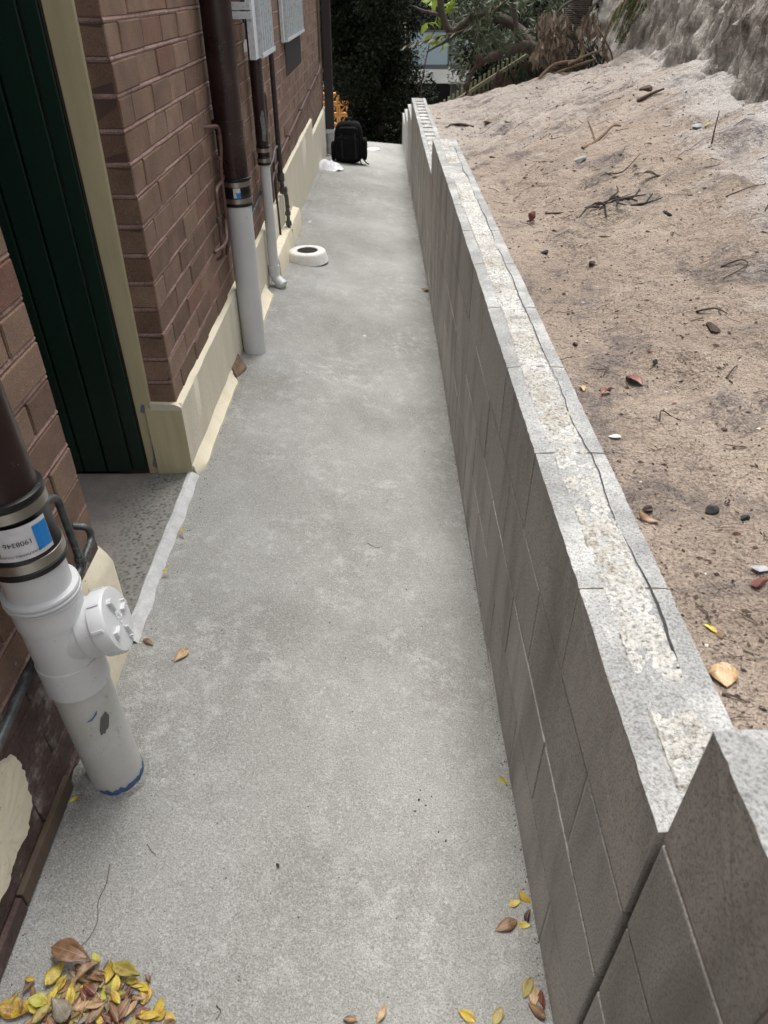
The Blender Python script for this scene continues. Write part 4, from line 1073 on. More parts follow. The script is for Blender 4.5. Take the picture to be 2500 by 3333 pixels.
# small pieces
def chip(name, x, y, fz, size, mat, seed, flat=.5, label=None, cat=None, group=None, sink=.25, rot=None):
    rr = random.Random(seed); bm = bmesh.new(); bmesh.ops.create_icosphere(bm, subdivisions=2, radius=1)
    s = (1, rr.uniform(.55, .85), flat * rr.uniform(.8, 1.1))
    pl = [(Vector((rr.uniform(-1, 1), rr.uniform(-1, 1), rr.uniform(-1, 1))).normalized(), rr.uniform(.38, .72)) for _ in range(10)]
    for v in bm.verts:
        for n_, d in pl:
            k = v.co.dot(n_)
            if k > d: v.co -= n_ * (k - d)
        v.co = Vector((v.co.x * s[0], v.co.y * s[1], v.co.z * s[2])) * size * .5
    me = bpy.data.meshes.new(name); bm.to_mesh(me); bm.free(); me.materials.append(MAT[mat])
    o = bpy.data.objects.new(name, me); COL.objects.link(o)
    o.location = (x, y, fz(x, y) + size * flat * (.5 - sink)); o.rotation_euler = rot or (rr.uniform(-.2, .2), rr.uniform(-.2, .2), rr.uniform(0, 6.28))
    return tag(o, label, cat, group) if label else o
chip('paper_scrap', -.584, 6.05, path_z, .075, 'pale_chip', 5, .10, 'pale flat chip lying on the path beyond the drain surround', 'chip', sink=.1)
chip('plaster_chip', -.095, 3.74, path_z, .028, 'pale_chip', 6, .25, 'tiny white plaster chip in the middle of the path', 'chip')
chip('seed_nut', -.219, .762, path_z, .0125, 'bark', 8, .8, 'small round brown nut lying alone on the near path', 'nut', sink=.05)
for k, (x, y, s) in enumerate(((.085, .93, .010), (.10, .915, .007), (.115, .94, .006), (.075, .90, .008), (.125, .85, .006), (.14, .83, .007), (.09, .955, .006))):
    chip('grit', x, y, path_z, s, 'charcoal', 50 + k, .7, 'tiny dark grit grain in the sprinkle on the near path', 'grit', 'grit grains sprinkled on the near path', sink=.1)
chip('rubble', -.665, 9.72, path_z, .07, 'grey_chip', 71, .5, 'grey rubble lump at the foot of the grey pipe stub', 'rubble')
def edge_litter(n, fx, mat, name, lb):
    V = []; F = []
    for i in range(n):
        y = .45 + 8.5 * random.random() ** 1.6; x = fx(y); s_ = random.uniform(.0010, .0034) * (1 + .16 * y); z = pz(x, y); a = random.uniform(0, 6.28); b = len(V)
        V += [(x + s_ * cos(a), y + s_ * sin(a), z), (x + s_ * .6 * cos(a + 2.1), y + s_ * .6 * sin(a + 2.1), z), (x + s_ * .8 * cos(a + 4.2), y + s_ * .8 * sin(a + 4.2), z), (x, y, z + s_ * .6)]
        F += [(b, b + 1, b + 3), (b + 1, b + 2, b + 3), (b + 2, b, b + 3)]
    tag(stuff(MB().add(V, F).build(name, mat)), lb, 'grit')
edge_litter(420, lambda y: .3075 - abs(random.gauss(0, .008)), 'bark', 'edge_grit', 'dark crumbs and dirt gathered along the foot of the block wall')
edge_litter(260, lambda y: (-.705 if y < 1.4 else -.655) + abs(random.gauss(0, .014)), 'bark', 'house_edge_grit', 'dark crumbs gathered along the house side of the path')
edge_litter(240, lambda y: random.uniform(-.6, .27), 'charcoal', 'path_grit', 'sparse fine dark specks strewn over the path')
# leaves
def leaf_mesh(L, wd, kind, seed):
    rr = random.Random(seed); n = 8; V = []; F = []
    big = kind == 'big'
    dry = 2.0 if kind == 'dry' else 1.0; bend = rr.uniform(-.35, .45) * (1.5 if big else dry); fold = rr.uniform(-.3, .45) * dry; tw_ = dry; tw = rr.uniform(-.7, .7); side = rr.uniform(-.18, .18); ph = rr.uniform(0, 6)
    for i in range(n + 1):
        t = i / n
        w = wd * .5 * max(0, (math.sin(pi * t ** .85)) ** .9) * (1.05 - .2 * t)
        if i == n: w = 0
        y = (t - .5) * L; z = bend * L * (t - .5) ** 2 * 1.2
        a = tw * (t - .4); x0 = side * L * (t - .5) ** 2
        for s in (-1, -.5, 0, .5, 1):
            x = w * s; zz = abs(s) ** 1.5 * w * fold + .10 * w * math.sin(t * 8 + ph + s * 2) * abs(s) + (.5 * w * s * s * (.9 * math.sin(t * 3) if big else .1))
            cr = (.10 if big else .045) * L * noise.noise((x * 30 / L * .05 + seed, y / L * 3.2, s * 1.3))
            V.append((x0 + x * cos(a), y, z + zz + x * sin(a) + cr))
    for i in range(n):
        for q in range(4): a = i * 5 + q; F.append((a, a + 1, a + 6, a + 5))
    return V, F
LM = {'y': 'leaf_yellow', 'g': 'leaf_green', 'o': 'leaf_olive', 'b': 'leaf_brown', 't': 'leaf_tan', 'r': 'leaf_red', 's': 'leaf_grey', 'd': 'leaf_dark', 'm': 'leaf_mixed'}
LW = {'y': 'yellow', 'g': 'yellow green', 'o': 'olive', 'b': 'brown', 't': 'tan', 'r': 'reddish brown', 's': 'grey green', 'd': 'dark brown', 'm': 'yellow and brown'}
def leaf_obj(x, y, z, L, c, seed, label, group=None, rot=None, wd=.5):
    rr = random.Random(seed); V, F = leaf_mesh(L, L * wd * rr.uniform(.85, 1.15), 'big' if L > .06 else ('dry' if c in 'btrd' else ''), seed)
    o = MB().add(V, F).build('fallen_leaf', LM[c], root=Vector((0, 0, 0)), smooth=True)
    lo = min(v[2] for v in V); o.location = (x, y, z - lo + .001)
    o.rotation_euler = rot or (rr.uniform(-.22, .22), rr.uniform(-.28, .28), rr.uniform(0, 6.28))
    mod = o.modifiers.new('thick', 'SOLIDIFY'); mod.thickness = .0004
    return tag(o, label, 'leaf', group)
PILE = [(-0.578,0.578,0.076,'b'),(-0.602,0.550,0.035,'y'),(-0.643,0.540,0.021,'y'),(-0.652,0.494,0.052,'m'),(-0.614,0.504,0.028,'g'),(-0.591,0.511,0.045,'o'),(-0.583,0.532,0.024,'y'),(-0.556,0.555,0.021,'b'),(-0.542,0.551,0.038,'b'),(-0.534,0.574,0.021,'g'),(-0.541,0.564,0.019,'y'),(-0.502,0.551,0.028,'y'),(-0.470,0.553,0.045,'o'),(-0.482,0.530,0.026,'y'),(-0.461,0.540,0.021,'y'),(-0.431,0.545,0.016,'b'),(-0.430,0.522,0.028,'m'),(-0.529,0.523,0.031,'r'),(-0.500,0.518,0.028,'g'),(-0.493,0.511,0.029,'s'),(-0.477,0.509,0.021,'y'),(-0.452,0.517,0.016,'d'),(-0.462,0.492,0.038,'b'),(-0.474,0.488,0.031,'b'),(-0.401,0.501,0.023,'y'),(-0.399,0.488,0.023,'y'),(-0.377,0.484,0.021,'y'),(-0.421,0.484,0.024,'y'),(-0.567,0.490,0.052,'s'),(-0.536,0.499,0.042,'b'),(-0.527,0.498,0.031,'t'),(-0.511,0.497,0.024,'t'),(-0.505,0.486,0.028,'b'),(-0.431,0.493,0.024,'r'),(-0.599,0.485,0.031,'o'),(-0.554,0.514,0.031,'o')]
SPEC = {0: 'large curled brown leaf on top of the leaf heap', 3: 'large curled yellow and brown leaf at the left end of the leaf heap', 2: 'single small yellow leaf lying left of the leaf heap', 15: 'small round brown leaf at the right edge of the leaf heap', 17: 'reddish brown leaf on the middle of the leaf heap', 28: 'long grey green leaf low in the leaf heap', 21: 'small dark brown leaf in the right half of the leaf heap'}
def heap_label(x, y, L, c):
    row = 'top' if y > .545 else ('middle' if y > .505 else 'bottom'); colm = 'left' if x < -.57 else ('centre' if x < -.48 else 'right')
    return '%s %s leaf in the %s %s of the leaf heap' % ('small' if L < .026 else ('long' if L > .036 else 'medium'), LW[c], row, colm)
for k, (x, y, L, c) in enumerate(PILE):
    inside = -.62 < x < -.44
    z = path_z(x, y) + (.004 + .012 * random.random() if inside else 0)
    if k in SPEC: leaf_obj(x, y, z + .004, L * 1.12, c, 100 + k, SPEC[k], 'leaves of the heap by the house', wd=.52 if k in (0, 3, 15, 17) else .5)
    else: leaf_obj(x, y, z, L * 1.35, c, 100 + k, heap_label(x, y, L * 1.35, c), 'leaves of the heap by the house', wd=.42 if c in 'bto' else .55)
for k in range(130):
    x = random.gauss(-.535, .07); y = random.uniform(.43, .56) - abs(x + .535) * .25; c = random.choice('bbbbttttooyyygsr'); L_ = random.uniform(.024, .05)
    leaf_obj(x, y, path_z(x, y) + .001 + .007 * random.random(), L_, c, 300 + k, heap_label(x, y, L_, c), 'leaves of the heap by the house', wd=random.uniform(.25, .45))
SCAT = [(0.290,0.988,0.029,'g','small yellow green leaf against the foot of the block wall'),(0.272,0.698,0.025,'y','upper left of two small yellow leaves by the block wall foot'),(0.293,0.707,0.032,'y','upright yellow leaf touching the block wall foot'),(0.247,0.652,0.046,'b','long curled brown leaf on the path near the block wall'),(0.284,0.655,0.025,'y','yellow leaf just right of the long curled brown leaf'),(0.294,0.672,0.025,'d','dark leaf tucked against the block wall foot'),(0.271,0.541,0.035,'o','folded olive leaf low beside the block wall'),(0.281,0.527,0.034,'t','tan curled leaf low beside the block wall'),(0.293,0.519,0.034,'r','reddish leaf pressed against the block wall low down'),(0.153,0.494,0.031,'y','yellow leaf at the bottom edge right of the middle'),(0.208,0.492,0.033,'o','olive leaf at the bottom edge close to the wall'),(-0.056,0.485,0.025,'b','brown leaf at the bottom edge in the middle'),(-0.002,0.492,0.028,'t','tan slim leaf at the bottom edge in the middle'),(-0.642,1.365,0.034,'b','crumpled brown leaf on the path beside the door step end'),(-0.546,1.329,0.050,'t','slim tan leaf lying right of the white screw cap'),(-0.656,1.843,0.022,'y','tiny yellow leaf on the fillet by the door step, farther one'),(-0.658,1.642,0.021,'y','tiny yellow leaf on the fillet by the door step, nearer one'),(-0.683,0.897,0.023,'y','small yellow leaf beside the foot of the nearest pipe'),(0.287,4.639,0.053,'b','curled brown leaf far along the block wall foot'),(0.282,0.503,0.034,'b','brown leaf in the bottom corner by the block wall')]
for k, (x, y, L, c, lb) in enumerate(SCAT):
    up = 'against' in lb or 'touching' in lb or 'pressed' in lb
    leaf_obj(x, y, pz(x, y) + (.02 if -.69 < x < -.65 and 1.4 < y < 2.1 else 0), L * 1.15, c, 500 + k, lb, rot=(random.uniform(.3, .6), random.uniform(-.5, -.2), random.uniform(-.6, .6)) if up else None)
# wisps of twig on the path
def twig(pts, r, mat, label, fz, group=None, lift=.002, nm='twig'):
    P = curve([(x, y, fz(x, y) + lift + (dz if False else 0)) for (x, y, *dz) in pts], 6) if all(len(p) == 2 for p in pts) else curve([(p[0], p[1], fz(p[0], p[1]) + lift + (p[2] if len(p) > 2 else 0)) for p in pts], 6)
    n = len(P); o3 = Vector(P[0]); rads = [r * (1 - .55 * i / (n - 1)) * (1 + .2 * noise.noise((i * .7, r * 1000, 1))) for i in range(n)]
    o = MB().tube(P, rads, 6).build(nm, mat, root=o3, smooth=True); return tag(o, label, 'twig', group)
twig([(-.565, .755), (-.56, .715), (-.565, .68), (-.555, .64), (-.57, .60), (-.62, .575)], .0009, 'bark', 'thin curved dark twig on the path above the leaf heap', path_z)
twig([(-.50, .80), (-.487, .785), (-.475, .778)], .0008, 'bark', 'tiny hooked twig on the path below the nearest pipe', path_z)
twig([(-.30, .505), (-.29, .495), (-.297, .482)], .0010, 'bark', 'forked scrap of twig at the bottom of the path', path_z)
twig([(-.05, 1.9), (-.02, 1.88), (.0, 1.89)], .0010, 'bark', 'fine twig scrap halfway along the near path', path_z)
# ------------------------------------------------------------------ things on the sand
def S(*a, **k): return chip(*a, **k)
S('brick_shard', .627, 3.13, sand_z, .085, 'brick_chip', 21, .32, 'red brown brick shard standing upright in the sand', 'shard', sink=-.35, rot=(1.35, .2, .5))
S('stone', 1.00, 3.96, sand_z, .085, 'grey_chip', 22, .6, 'half buried grey round fragment left of the long root', 'stone')
S('charcoal_lump', .626, 1.082, sand_z, .034, 'charcoal', 23, .8, 'black round charcoal lump on the near sand', 'charcoal')
S('charcoal_lump', .669, 1.05, sand_z, .026, 'charcoal', 24, .7, 'smaller black charcoal lump at the right of the round one', 'charcoal')
S('brick_shard', .616, .864, sand_z, .040, 'brick_chip', 25, .45, 'dark red brick piece at the right edge of the near sand', 'shard')
S('stone', .626, .893, sand_z, .036, 'grey_chip', 26, .4, 'flat grey stone just above the dark red brick piece', 'stone')
S('bark_piece', .516, .760, sand_z, .022, 'dead_wood', 27, .5, 'brown bark piece beside a yellow leaf on the sand', 'bark')
S('flower', .507, 1.352, sand_z, .034, 'pale_chip', 28, .35, 'crumpled cream flower on the sand by the wall', 'flower')
S('stone', 1.473, 3.745, sand_z, .10, 'grey_chip', 29, .4, 'broad grey stone in the upper sand below the cliff', 'stone')
S('stump', 1.633, 5.111, sand_z, .13, 'bark', 30, .6, 'dark stump poking from the pale slope under the cliff', 'stump')
S('flower', 1.50, 3.70, sand_z, .05, 'leaf_green', 31, .3, 'pale yellow flower on the sand near the cliff foot', 'flower')
S('stone', 1.054, 2.768, sand_z, .052, 'charcoal', 32, .4, 'flat black stone right of the dark root clump', 'stone')
S('stone', .611, 2.727, sand_z, .044, 'charcoal', 33, .45, 'black stone on the sand nearest the wall crack', 'stone')
S('stone', .718, 2.464, sand_z, .044, 'bark', 34, .5, 'dark brown lump right of the black stone', 'stone')
S('stone', .872, 1.80, sand_z, .055, 'bark', 35, .5, 'dark earth lump in the middle of the near sand', 'stone')
S('stone', .691, 1.672, sand_z, .024, 'charcoal', 36, .6, 'small black stone left of the bent twig', 'stone')
S('stone', .528, 1.84, sand_z, .024, 'bark', 37, .7, 'small dark chip standing by the wall edge', 'stone')
S('stone', .70, .985, sand_z, .030, 'charcoal', 38, .6, 'dark stone at the right edge of the sand under the charcoal', 'stone')
S('bark_piece', .856, 6.46, sand_z, .13, 'dead_wood', 39, .35, 'pale brown bark fragment on the far sand', 'bark')
S('stone', .95, 6.1, sand_z, .07, 'rock', 40, .6, 'rough tan clod on the far sand', 'stone')
leaf_obj(.507, .775, sand_z(.507, .775), .024, 'y', 601, 'bright yellow leaf on the sand beside a bark piece')
leaf_obj(.488, .678, sand_z(.488, .678) + .003, .046, 't', 602, 'pale tan heart shaped leaf on the sand by the near wall top', wd=.9)
leaf_obj(.623, 1.605, sand_z(.623, 1.605), .058, 'r', 603, 'red brown leaf lying flat on the sand', wd=.6)
leaf_obj(.537, 1.547, sand_z(.537, 1.547), .04, 'r', 604, 'upright reddish leaf near the wall on the sand')
leaf_obj(.492, 1.584, sand_z(.492, 1.584), .032, 't', 605, 'slim tan leaf on the sand against the wall top')
leaf_obj(.495, 1.057, sand_z(.495, 1.057), .042, 'b', 606, 'curled brown leaf on the sand by the wall, below the flower')
leaf_obj(.50, 1.085, sand_z(.50, 1.085), .03, 'd', 607, 'dark curled leaf touching the curled brown leaf on the sand')
leaf_obj(1.135, 3.284, sand_z(1.135, 3.284) + .004, .125, 's', 608, 'long grey leaf on the sand above the dark root clump', wd=.22, rot=(.1, .3, 1.5))
leaf_obj(1.30, 3.40, sand_z(1.3, 3.4), .07, 't', 609, 'pale leaf right of the long grey leaf', wd=.35)
leaf_obj(.56, 6.75, sand_z(.56, 6.75), .09, 't', 610, 'pale leaf on the sand beside the lower wall step', wd=.3)
twig([(1.054, 4.145), (1.12, 4.19), (1.18, 4.235, .02), (1.235, 4.29, .03), (1.281, 4.30, .02)], .011, 'dead_wood', 'long brown root lying on the upper sand', sand_z, nm='root')
twig([(1.13, 4.20), (1.12, 4.26, .05), (1.10, 4.30, .09)], .006, 'dead_wood', 'short side branch of the brown root', sand_z)
twig([(.474, .647), (.485, .64, .003), (.50, .628)], .0022, 'bark', 'short dark twig on the sand beside the near blocks', sand_z)
twig([(.70, 3.215), (.75, 3.17), (.80, 3.13)], .004, 'bark', 'straight dark stick on the sand right of the brick shard', sand_z)
twig([(1.05, 2.226), (1.09, 2.20, .01), (1.105, 2.175), (1.07, 2.15), (1.03, 2.15)], .0028, 'bark', 'dark twig bent into a hook on the right sand', sand_z)
twig([(1.52, 4.865), (1.59, 4.86, .01), (1.66, 4.845, .02)], .012, 'bark', 'dark stick on the pale slope below the stump', sand_z)
twig([(1.454, 3.49), (1.452, 3.49, .06), (1.45, 3.485, .13)], .004, 'bark', 'thin stick standing upright in the upper sand', sand_z)
twig([(.58, 6.80), (.66, 6.66, .015), (.74, 6.47)], .016, 'bark', 'thick dark root on the far sand by the wall step', sand_z, nm='root')
twig([(.834, 1.579), (.855, 1.60, .01), (.876, 1.622)], .0025, 'bark', 'short straight twig right of the small black stone', sand_z)
twig([(.62, 1.40), (.63, 1.425, .006), (.66, 1.43), (.675, 1.415)], .0022, 'bark', 'forked thin twig near the middle of the near sand', sand_z)
twig([(.90, 1.98), (.925, 1.93, .01), (.96, 1.92)], .003, 'bark', 'small crooked twig by the dark earth lump', sand_z)
twig([(1.05, 3.60), (1.10, 3.54, .015), (1.17, 3.60, .02), (1.21, 3.68, .02)], .0032, 'bark', 'thin branching twig between the root and the long grey leaf', sand_z)
twig([(1.26, 2.78), (1.36, 2.82, .01), (1.46, 2.90)], .0028, 'bark', 'long thin twig on the right sand under the grey patch', sand_z)
twig([(1.30, 2.55), (1.34, 2.60, .012), (1.38, 2.59)], .0025, 'bark', 'arched twig at the right edge of the sand', sand_z)
for k in range(14):                                    # the dark tangle of roots and bark
    a = random.uniform(0, 6.28); x, y = .965 + random.gauss(0, .05), 3.08 + random.gauss(0, .07); L = random.uniform(.05, .13)
    twig([(x, y), (x + L * .5 * cos(a), y + L * .5 * sin(a), random.uniform(0, .02)), (x + L * cos(a + .4), y + L * sin(a + .4), random.uniform(0, .03))], random.uniform(.0025, .006), 'charcoal' if k % 3 else 'bark', 'dark root scrap in the tangle in the middle of the sand', sand_z, 'root scraps of the dark tangle')
# fine litter nobody could count
def litter(n, fn, sizes, mat, name):
    V = np.zeros((n * 6, 3)); F = []
    for i in range(n):
        x, y = fn(); s = random.uniform(*sizes) * (1 if random.random() < .85 else 1.8) * (.55 + .16 * y); z = sand_z(x, y); a = random.uniform(0, 6.28); l = s * random.uniform(.6, 1.6); w = s * random.uniform(.4, .8); h = s * random.uniform(.3, .7)
        c_, s_ = cos(a), sin(a); b = i * 6
        for k, (u, v, t) in enumerate(((l, 0, .2), (-l, 0, .15), (0, w, .1), (0, -w, .2), (.2 * l, .1 * w, 1), (0, 0, -.8))):
            V[b + k] = (x + u * c_ - v * s_, y + u * s_ + v * c_, z + t * h)
        F += [(b + p_, b + q_, b + r_) for p_, q_, r_ in ((0, 2, 4), (2, 1, 4), (1, 3, 4), (3, 0, 4), (2, 0, 5), (1, 2, 5), (3, 1, 5), (0, 3, 5))]
    o = MB().add([tuple(v) for v in V], F).build(name, mat); stuff(o); return o
def on_sand():
    while True:
        y = .55 + 7.2 * random.random() ** 1.5; x = .47 + random.random() * (.18 + .40 * y) * .9
        if x < itp(y, CL) - .05 and random.random() < .35 + .9 * max(0, noise.noise((x * 2.2, y * 1.7, 8)) + .3): return x, y
tag(litter(2600, on_sand, (.0022, .0064), 'bark', 'bark_litter'), 'scattered fine dark bark and soil crumbs on the sand', 'litter')
tag(litter(500, on_sand, (.0022, .0050), 'charcoal', 'charcoal_litter'), 'scattered fine black charcoal crumbs on the sand', 'litter')
tag(litter(110, on_sand, (.0025, .0060), 'pale_chip', 'pale_litter'), 'scattered small pale chips on the sand', 'litter')
tag(litter(90, on_sand, (.0030, .0070), 'brick_chip', 'brick_litter'), 'scattered small red brick crumbs on the sand', 'litter')
m = MB()
for i in range(170):
    x, y = on_sand(); a = random.uniform(0, 6.28); L = random.uniform(.02, .07) * (.6 + .16 * y); 
    P = [(x + L * t * cos(a + .5 * t), y + L * t * sin(a + .5 * t)) for t in (0, .5, 1)]
    m.tube([(p[0], p[1], sand_z(*p) + .002 + random.random() * .006) for p in P], random.uniform(.0006, .0015) * (.7 + .12 * y), 4)
tag(stuff(m.build('twig_litter', 'bark')), 'scattered hair thin twigs and rootlets on the sand', 'litter')
# boulder under the cliff overhang
S('boulder', 1.84, 4.60, lambda a, b: 1.07, .15, 'rock', 90, .7, 'tan boulder wedged under the cliff', 'rock', sink=.5)

# ------------------------------------------------------------------ foliage helpers
def leaves_mesh(name, centers, dirs, L, W, mat, parent=None, curl=.15, tone=None, loc=None):
    """one mesh of many folded leaves: four-sided blades, two quads each"""
    n = len(centers); d = dirs / np.linalg.norm(dirs, axis=1, keepdims=True)
    r = rng.normal(size=(n, 3)); a = np.cross(d, r); a /= np.linalg.norm(a, axis=1, keepdims=True); b = np.cross(d, a)
    L = np.asarray(L).reshape(-1, 1) * np.ones((n, 1)); W = np.asarray(W).reshape(-1, 1) * np.ones((n, 1))
    base = centers; mid = centers + d * L * .5 + b * L * curl * .25; tip = centers + d * L + b * L * -curl * .2
    l_ = mid + a * W * .5 + b * W * .18; r_ = mid - a * W * .5 + b * W * .18
    V = np.stack([base, l_, tip, r_, mid], 1).reshape(-1, 3)
    i = np.arange(n)[:, None] * 5
    F = np.concatenate([i + np.array([[0, 4, 2, 1]]), i + np.array([[0, 3, 2, 4]])], 1).reshape(-1, 4)
    o3 = np.array(loc if loc is not None else (rootloc(parent) if parent is not None else (0, 0, 0)))
    me = bpy.data.meshes.new(name); me.vertices.add(len(V)); me.vertices.foreach_set('co', (V - o3).ravel().astype(np.float32))
    me.loops.add(F.size); me.loops.foreach_set('vertex_index', F.ravel().astype(np.int32))
    me.polygons.add(len(F)); me.polygons.foreach_set('loop_start', (np.arange(len(F)) * 4).astype(np.int32)); me.polygons.foreach_set('loop_total', np.full(len(F), 4, np.int32))
    me.update(calc_edges=True); me.validate()
    t = tone if tone is not None else rng.random(n)
    at_ = me.attributes.new('tone', 'FLOAT', 'FACE'); at_.data.foreach_set('value', np.repeat(t, 2).astype(np.float32))
    me.materials.append(MAT[mat]); o = bpy.data.objects.new(name, me); COL.objects.link(o)
    if parent is not None: o.parent = parent
    return o
def blob_points(n, blobs):
    """points near the surface and inside of many overlapping lumps"""
    w = np.array([b[3] * b[4] * b[5] for b in blobs]) ** (2 / 3); k = rng.choice(len(blobs), n, p=w / w.sum())
    B = np.array([b[:6] for b in blobs])[k]; v = rng.normal(size=(n, 3)); v /= np.linalg.norm(v, axis=1, keepdims=True)
    r = rng.random((n, 1)) ** .45
    return B[:, :3] + v * r * B[:, 3:6], v
# dense dark tree beyond the end of the path
T1 = thing('dense_tree', 'dense dark small leaved tree filling the far end of the path', 'tree', (-.1, 13.9, -1.5))
MB().tube(curve([(-.1, 13.9, -1.6), (-.05, 13.95, -.6), (-.2, 14, .8), (0, 14, 2.4)], 6), [.16] * 6 + [.13] * 7 + [.09] * 6, 12).build('trunk', 'limb_bark', T1, smooth=True)
blobs = []
for k in range(70):
    a = random.uniform(0, 6.28); rr_ = random.random() ** .5; z = random.uniform(-1.15, 3.2)
    wdt = 1.12 if z > -.3 else .85 + .25 * (z + 1.2)
    blobs.append((-.12 + wdt * .72 * rr_ * cos(a), 13.9 + .8 * rr_ * sin(a), z, random.uniform(.25, .45), random.uniform(.25, .42), random.uniform(.22, .4)))
c_, v_ = blob_points(85000, blobs)
keep = ~((c_[:, 0] < -.56) & (c_[:, 2] < -.14) & (c_[:, 1] < 20))
c_, v_ = c_[keep], v_[keep]
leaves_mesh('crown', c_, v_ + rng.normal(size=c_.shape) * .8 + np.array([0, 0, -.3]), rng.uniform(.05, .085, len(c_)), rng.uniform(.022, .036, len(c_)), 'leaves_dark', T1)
# dark shrubs closing the view behind the sand
for k, (x, y, z, sx, sy, sz, n, mt, lb) in enumerate((
        (1.9, 11.2, .6, .9, .7, 1.3, 9000, 'leaves_dark', 'dark shrub behind the gnarled branches, left of the palm'),
        (3.0, 10.4, .9, 1.1, .8, 1.6, 11000, 'leaves_dark', 'dark shrub in the hollow right of the palm trunk'),
        (3.2, 12.6, 1.2, 2.0, .8, 2.4, 14000, 'leaves_dark', 'tall dark hedge in the deepest shade behind the palm'),
        (-1.0, 20.0, -.6, 2.0, .6, 2.4, 26000, 'leaves_dark', 'dark hedge far behind the dense tree and the orange screen'))):
    sh = thing('shrub', lb, 'shrub', (x, y, z - sz))
    bl = [(x + sx * .7 * random.uniform(-1, 1), y + sy * .7 * random.uniform(-1, 1), z + sz * .8 * random.uniform(-1, 1), .32 * sx + .1, .3 * sy + .1, .25 * sz) for _ in range(26)]
    c_, v_ = blob_points(n, bl)
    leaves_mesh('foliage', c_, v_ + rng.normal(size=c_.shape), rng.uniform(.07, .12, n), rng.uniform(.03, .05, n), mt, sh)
    MB().tube([(x, y, z - sz - .4), (x + .1, y, z), (x - .1, y, z + sz * .6)], [.05, .04, .02], 8).build('stem', 'limb_bark', sh, smooth=True)
# banksia with gnarled limbs
T2 = thing('banksia_tree', 'gnarled grey green banksia with brown cones leaning over the fence', 'tree', (1.75, 9.15, .6))
limbs = [([(1.78, 9.2, .45), (1.72, 9.1, .80), (1.63, 9.0, .95), (1.49, 9.0, .99), (1.33, 9.05, .94), (1.17, 9.1, .88)], .075, .045),
         ([(1.66, 9.05, .95), (1.5, 9.3, 1.12), (1.2, 9.4, 1.25), (.98, 9.4, 1.22), (.77, 9.4, 1.10), (.66, 9.4, 1.25), (.62, 9.4, 1.45)], .055, .035),
         ([(.80, 9.4, 1.12), (.76, 9.4, 1.05), (.68, 9.4, 1.00), (.60, 9.4, .965), (.50, 9.42, .91)], .024, .010),
         ([(.66, 9.4, 1.235), (.55, 9.4, 1.27), (.45, 9.4, 1.29), (.34, 9.42, 1.33)], .020, .007),
         ([(1.17, 9.1, .88), (1.05, 9.1, .82), (.98, 9.12, .72), (.95, 9.12, .58), (.93, 9.12, .50)], .03, .012),
         ([(1.49, 9.0, .99), (1.42, 9.05, 1.15), (1.36, 9.1, 1.4)], .04, .02), ([(1.2, 9.4, 1.25), (1.15, 9.45, 1.5)], .035, .03)]
for P, r0, r1 in limbs:
    C_ = curve(P, 6); n = len(C_)
    MB().tube(C_, [(r0 + (r1 - r0) * i / (n - 1)) * (1 + .18 * noise.noise((i * .5, r0 * 90, 2))) for i in range(n)], 10).build('limb', 'limb_bark', T2, smooth=True)
cl = [(random.uniform(.80, 2.0), random.uniform(8.9, 9.9), random.uniform(.55, 1.6)) for _ in range(190)]
cl = [c for c in cl if not (c[0] < 1.25 and c[2] < .72) and c[2] > .66 + .36 * (c[0] - .7) and not (c[0] < 1.02 and .62 < c[2] < 1.08 and random.random() < .8)]
C0 = []; D0 = []; TN = []
for c in cl:
    ax = Vector((random.gauss(0, 1), random.gauss(0, 1), random.gauss(.2, .8))).normalized(); tn = random.random()
    for k in range(26):
        q = Vector((random.gauss(0, 1), random.gauss(0, 1), random.gauss(0, 1))).normalized()
        C0.append(Vector(c) + ax * random.uniform(-.05, .05)); D0.append(q + ax * .6); TN.append(min(1, max(0, tn * .7 + random.uniform(0, .3))))
leaves_mesh('crown', np.array(C0), np.array(D0), rng.uniform(.07, .13, len(C0)), rng.uniform(.012, .020, len(C0)), 'leaves_banksia', T2, tone=np.array(TN))
for (x, y, z, s) in ((1.05, 9.02, .86, .07), (1.27, 8.98, .70, .075), (1.66, 8.9, 1.12, .10), (.93, 9.05, .62, .045)):
    m = superell(x, y, z, s * .62, s * .62, s, 1, 1, 14, 12, f=lambda a, b, c: (a * (1 + .25 * noise.noise((a * 6, b * 6, c * 9))), b * (1 + .25 * noise.noise((a * 6, b * 6, c * 9 + 3))), c))
    m.build('seed_cone', 'bark', T2, smooth=True)
# dead hanging leaves caught in the branches: on two drooping boughs
def dead_spray(name, label, boxes, n, loc):
    t = thing(name, label, 'dead leaves', loc)
    P = []; D = []
    for (x0, x1, y0, y1, z0, z1, k) in boxes:
        for i in range(k):
            z = random.uniform(z0, z1); s = (z1 - z) / (z1 - z0)
            P.append((random.uniform(x0 - .03 * s, x1 + .02 * s), random.uniform(y0, y1), z)); D.append((random.gauss(0, .28), random.gauss(0, .28), -1))
    leaves_mesh('leaf_spray', np.array(P), np.array(D), rng.uniform(.07, .13, len(P)), rng.uniform(.026, .046, len(P)), 'leaves_dead', t, curl=.5)
    MB().tube(curve([(loc[0] + .25, loc[1] + .1, loc[2] + .15), (loc[0], loc[1], loc[2]), (loc[0] - .05, loc[1], loc[2] - .3)], 5), .012, 7).build('bough', 'limb_bark', t, smooth=True)
dead_spray('dead_bough', 'large spray of dry brown leaves hanging left of the palm trunk', [(1.55, 1.80, 8.3, 8.5, .98, 1.32, 190), (1.52, 1.66, 8.3, 8.45, .90, 1.1, 60), (1.68, 1.84, 8.28, 8.4, .96, 1.14, 50)], 300, (1.70, 8.42, 1.30))
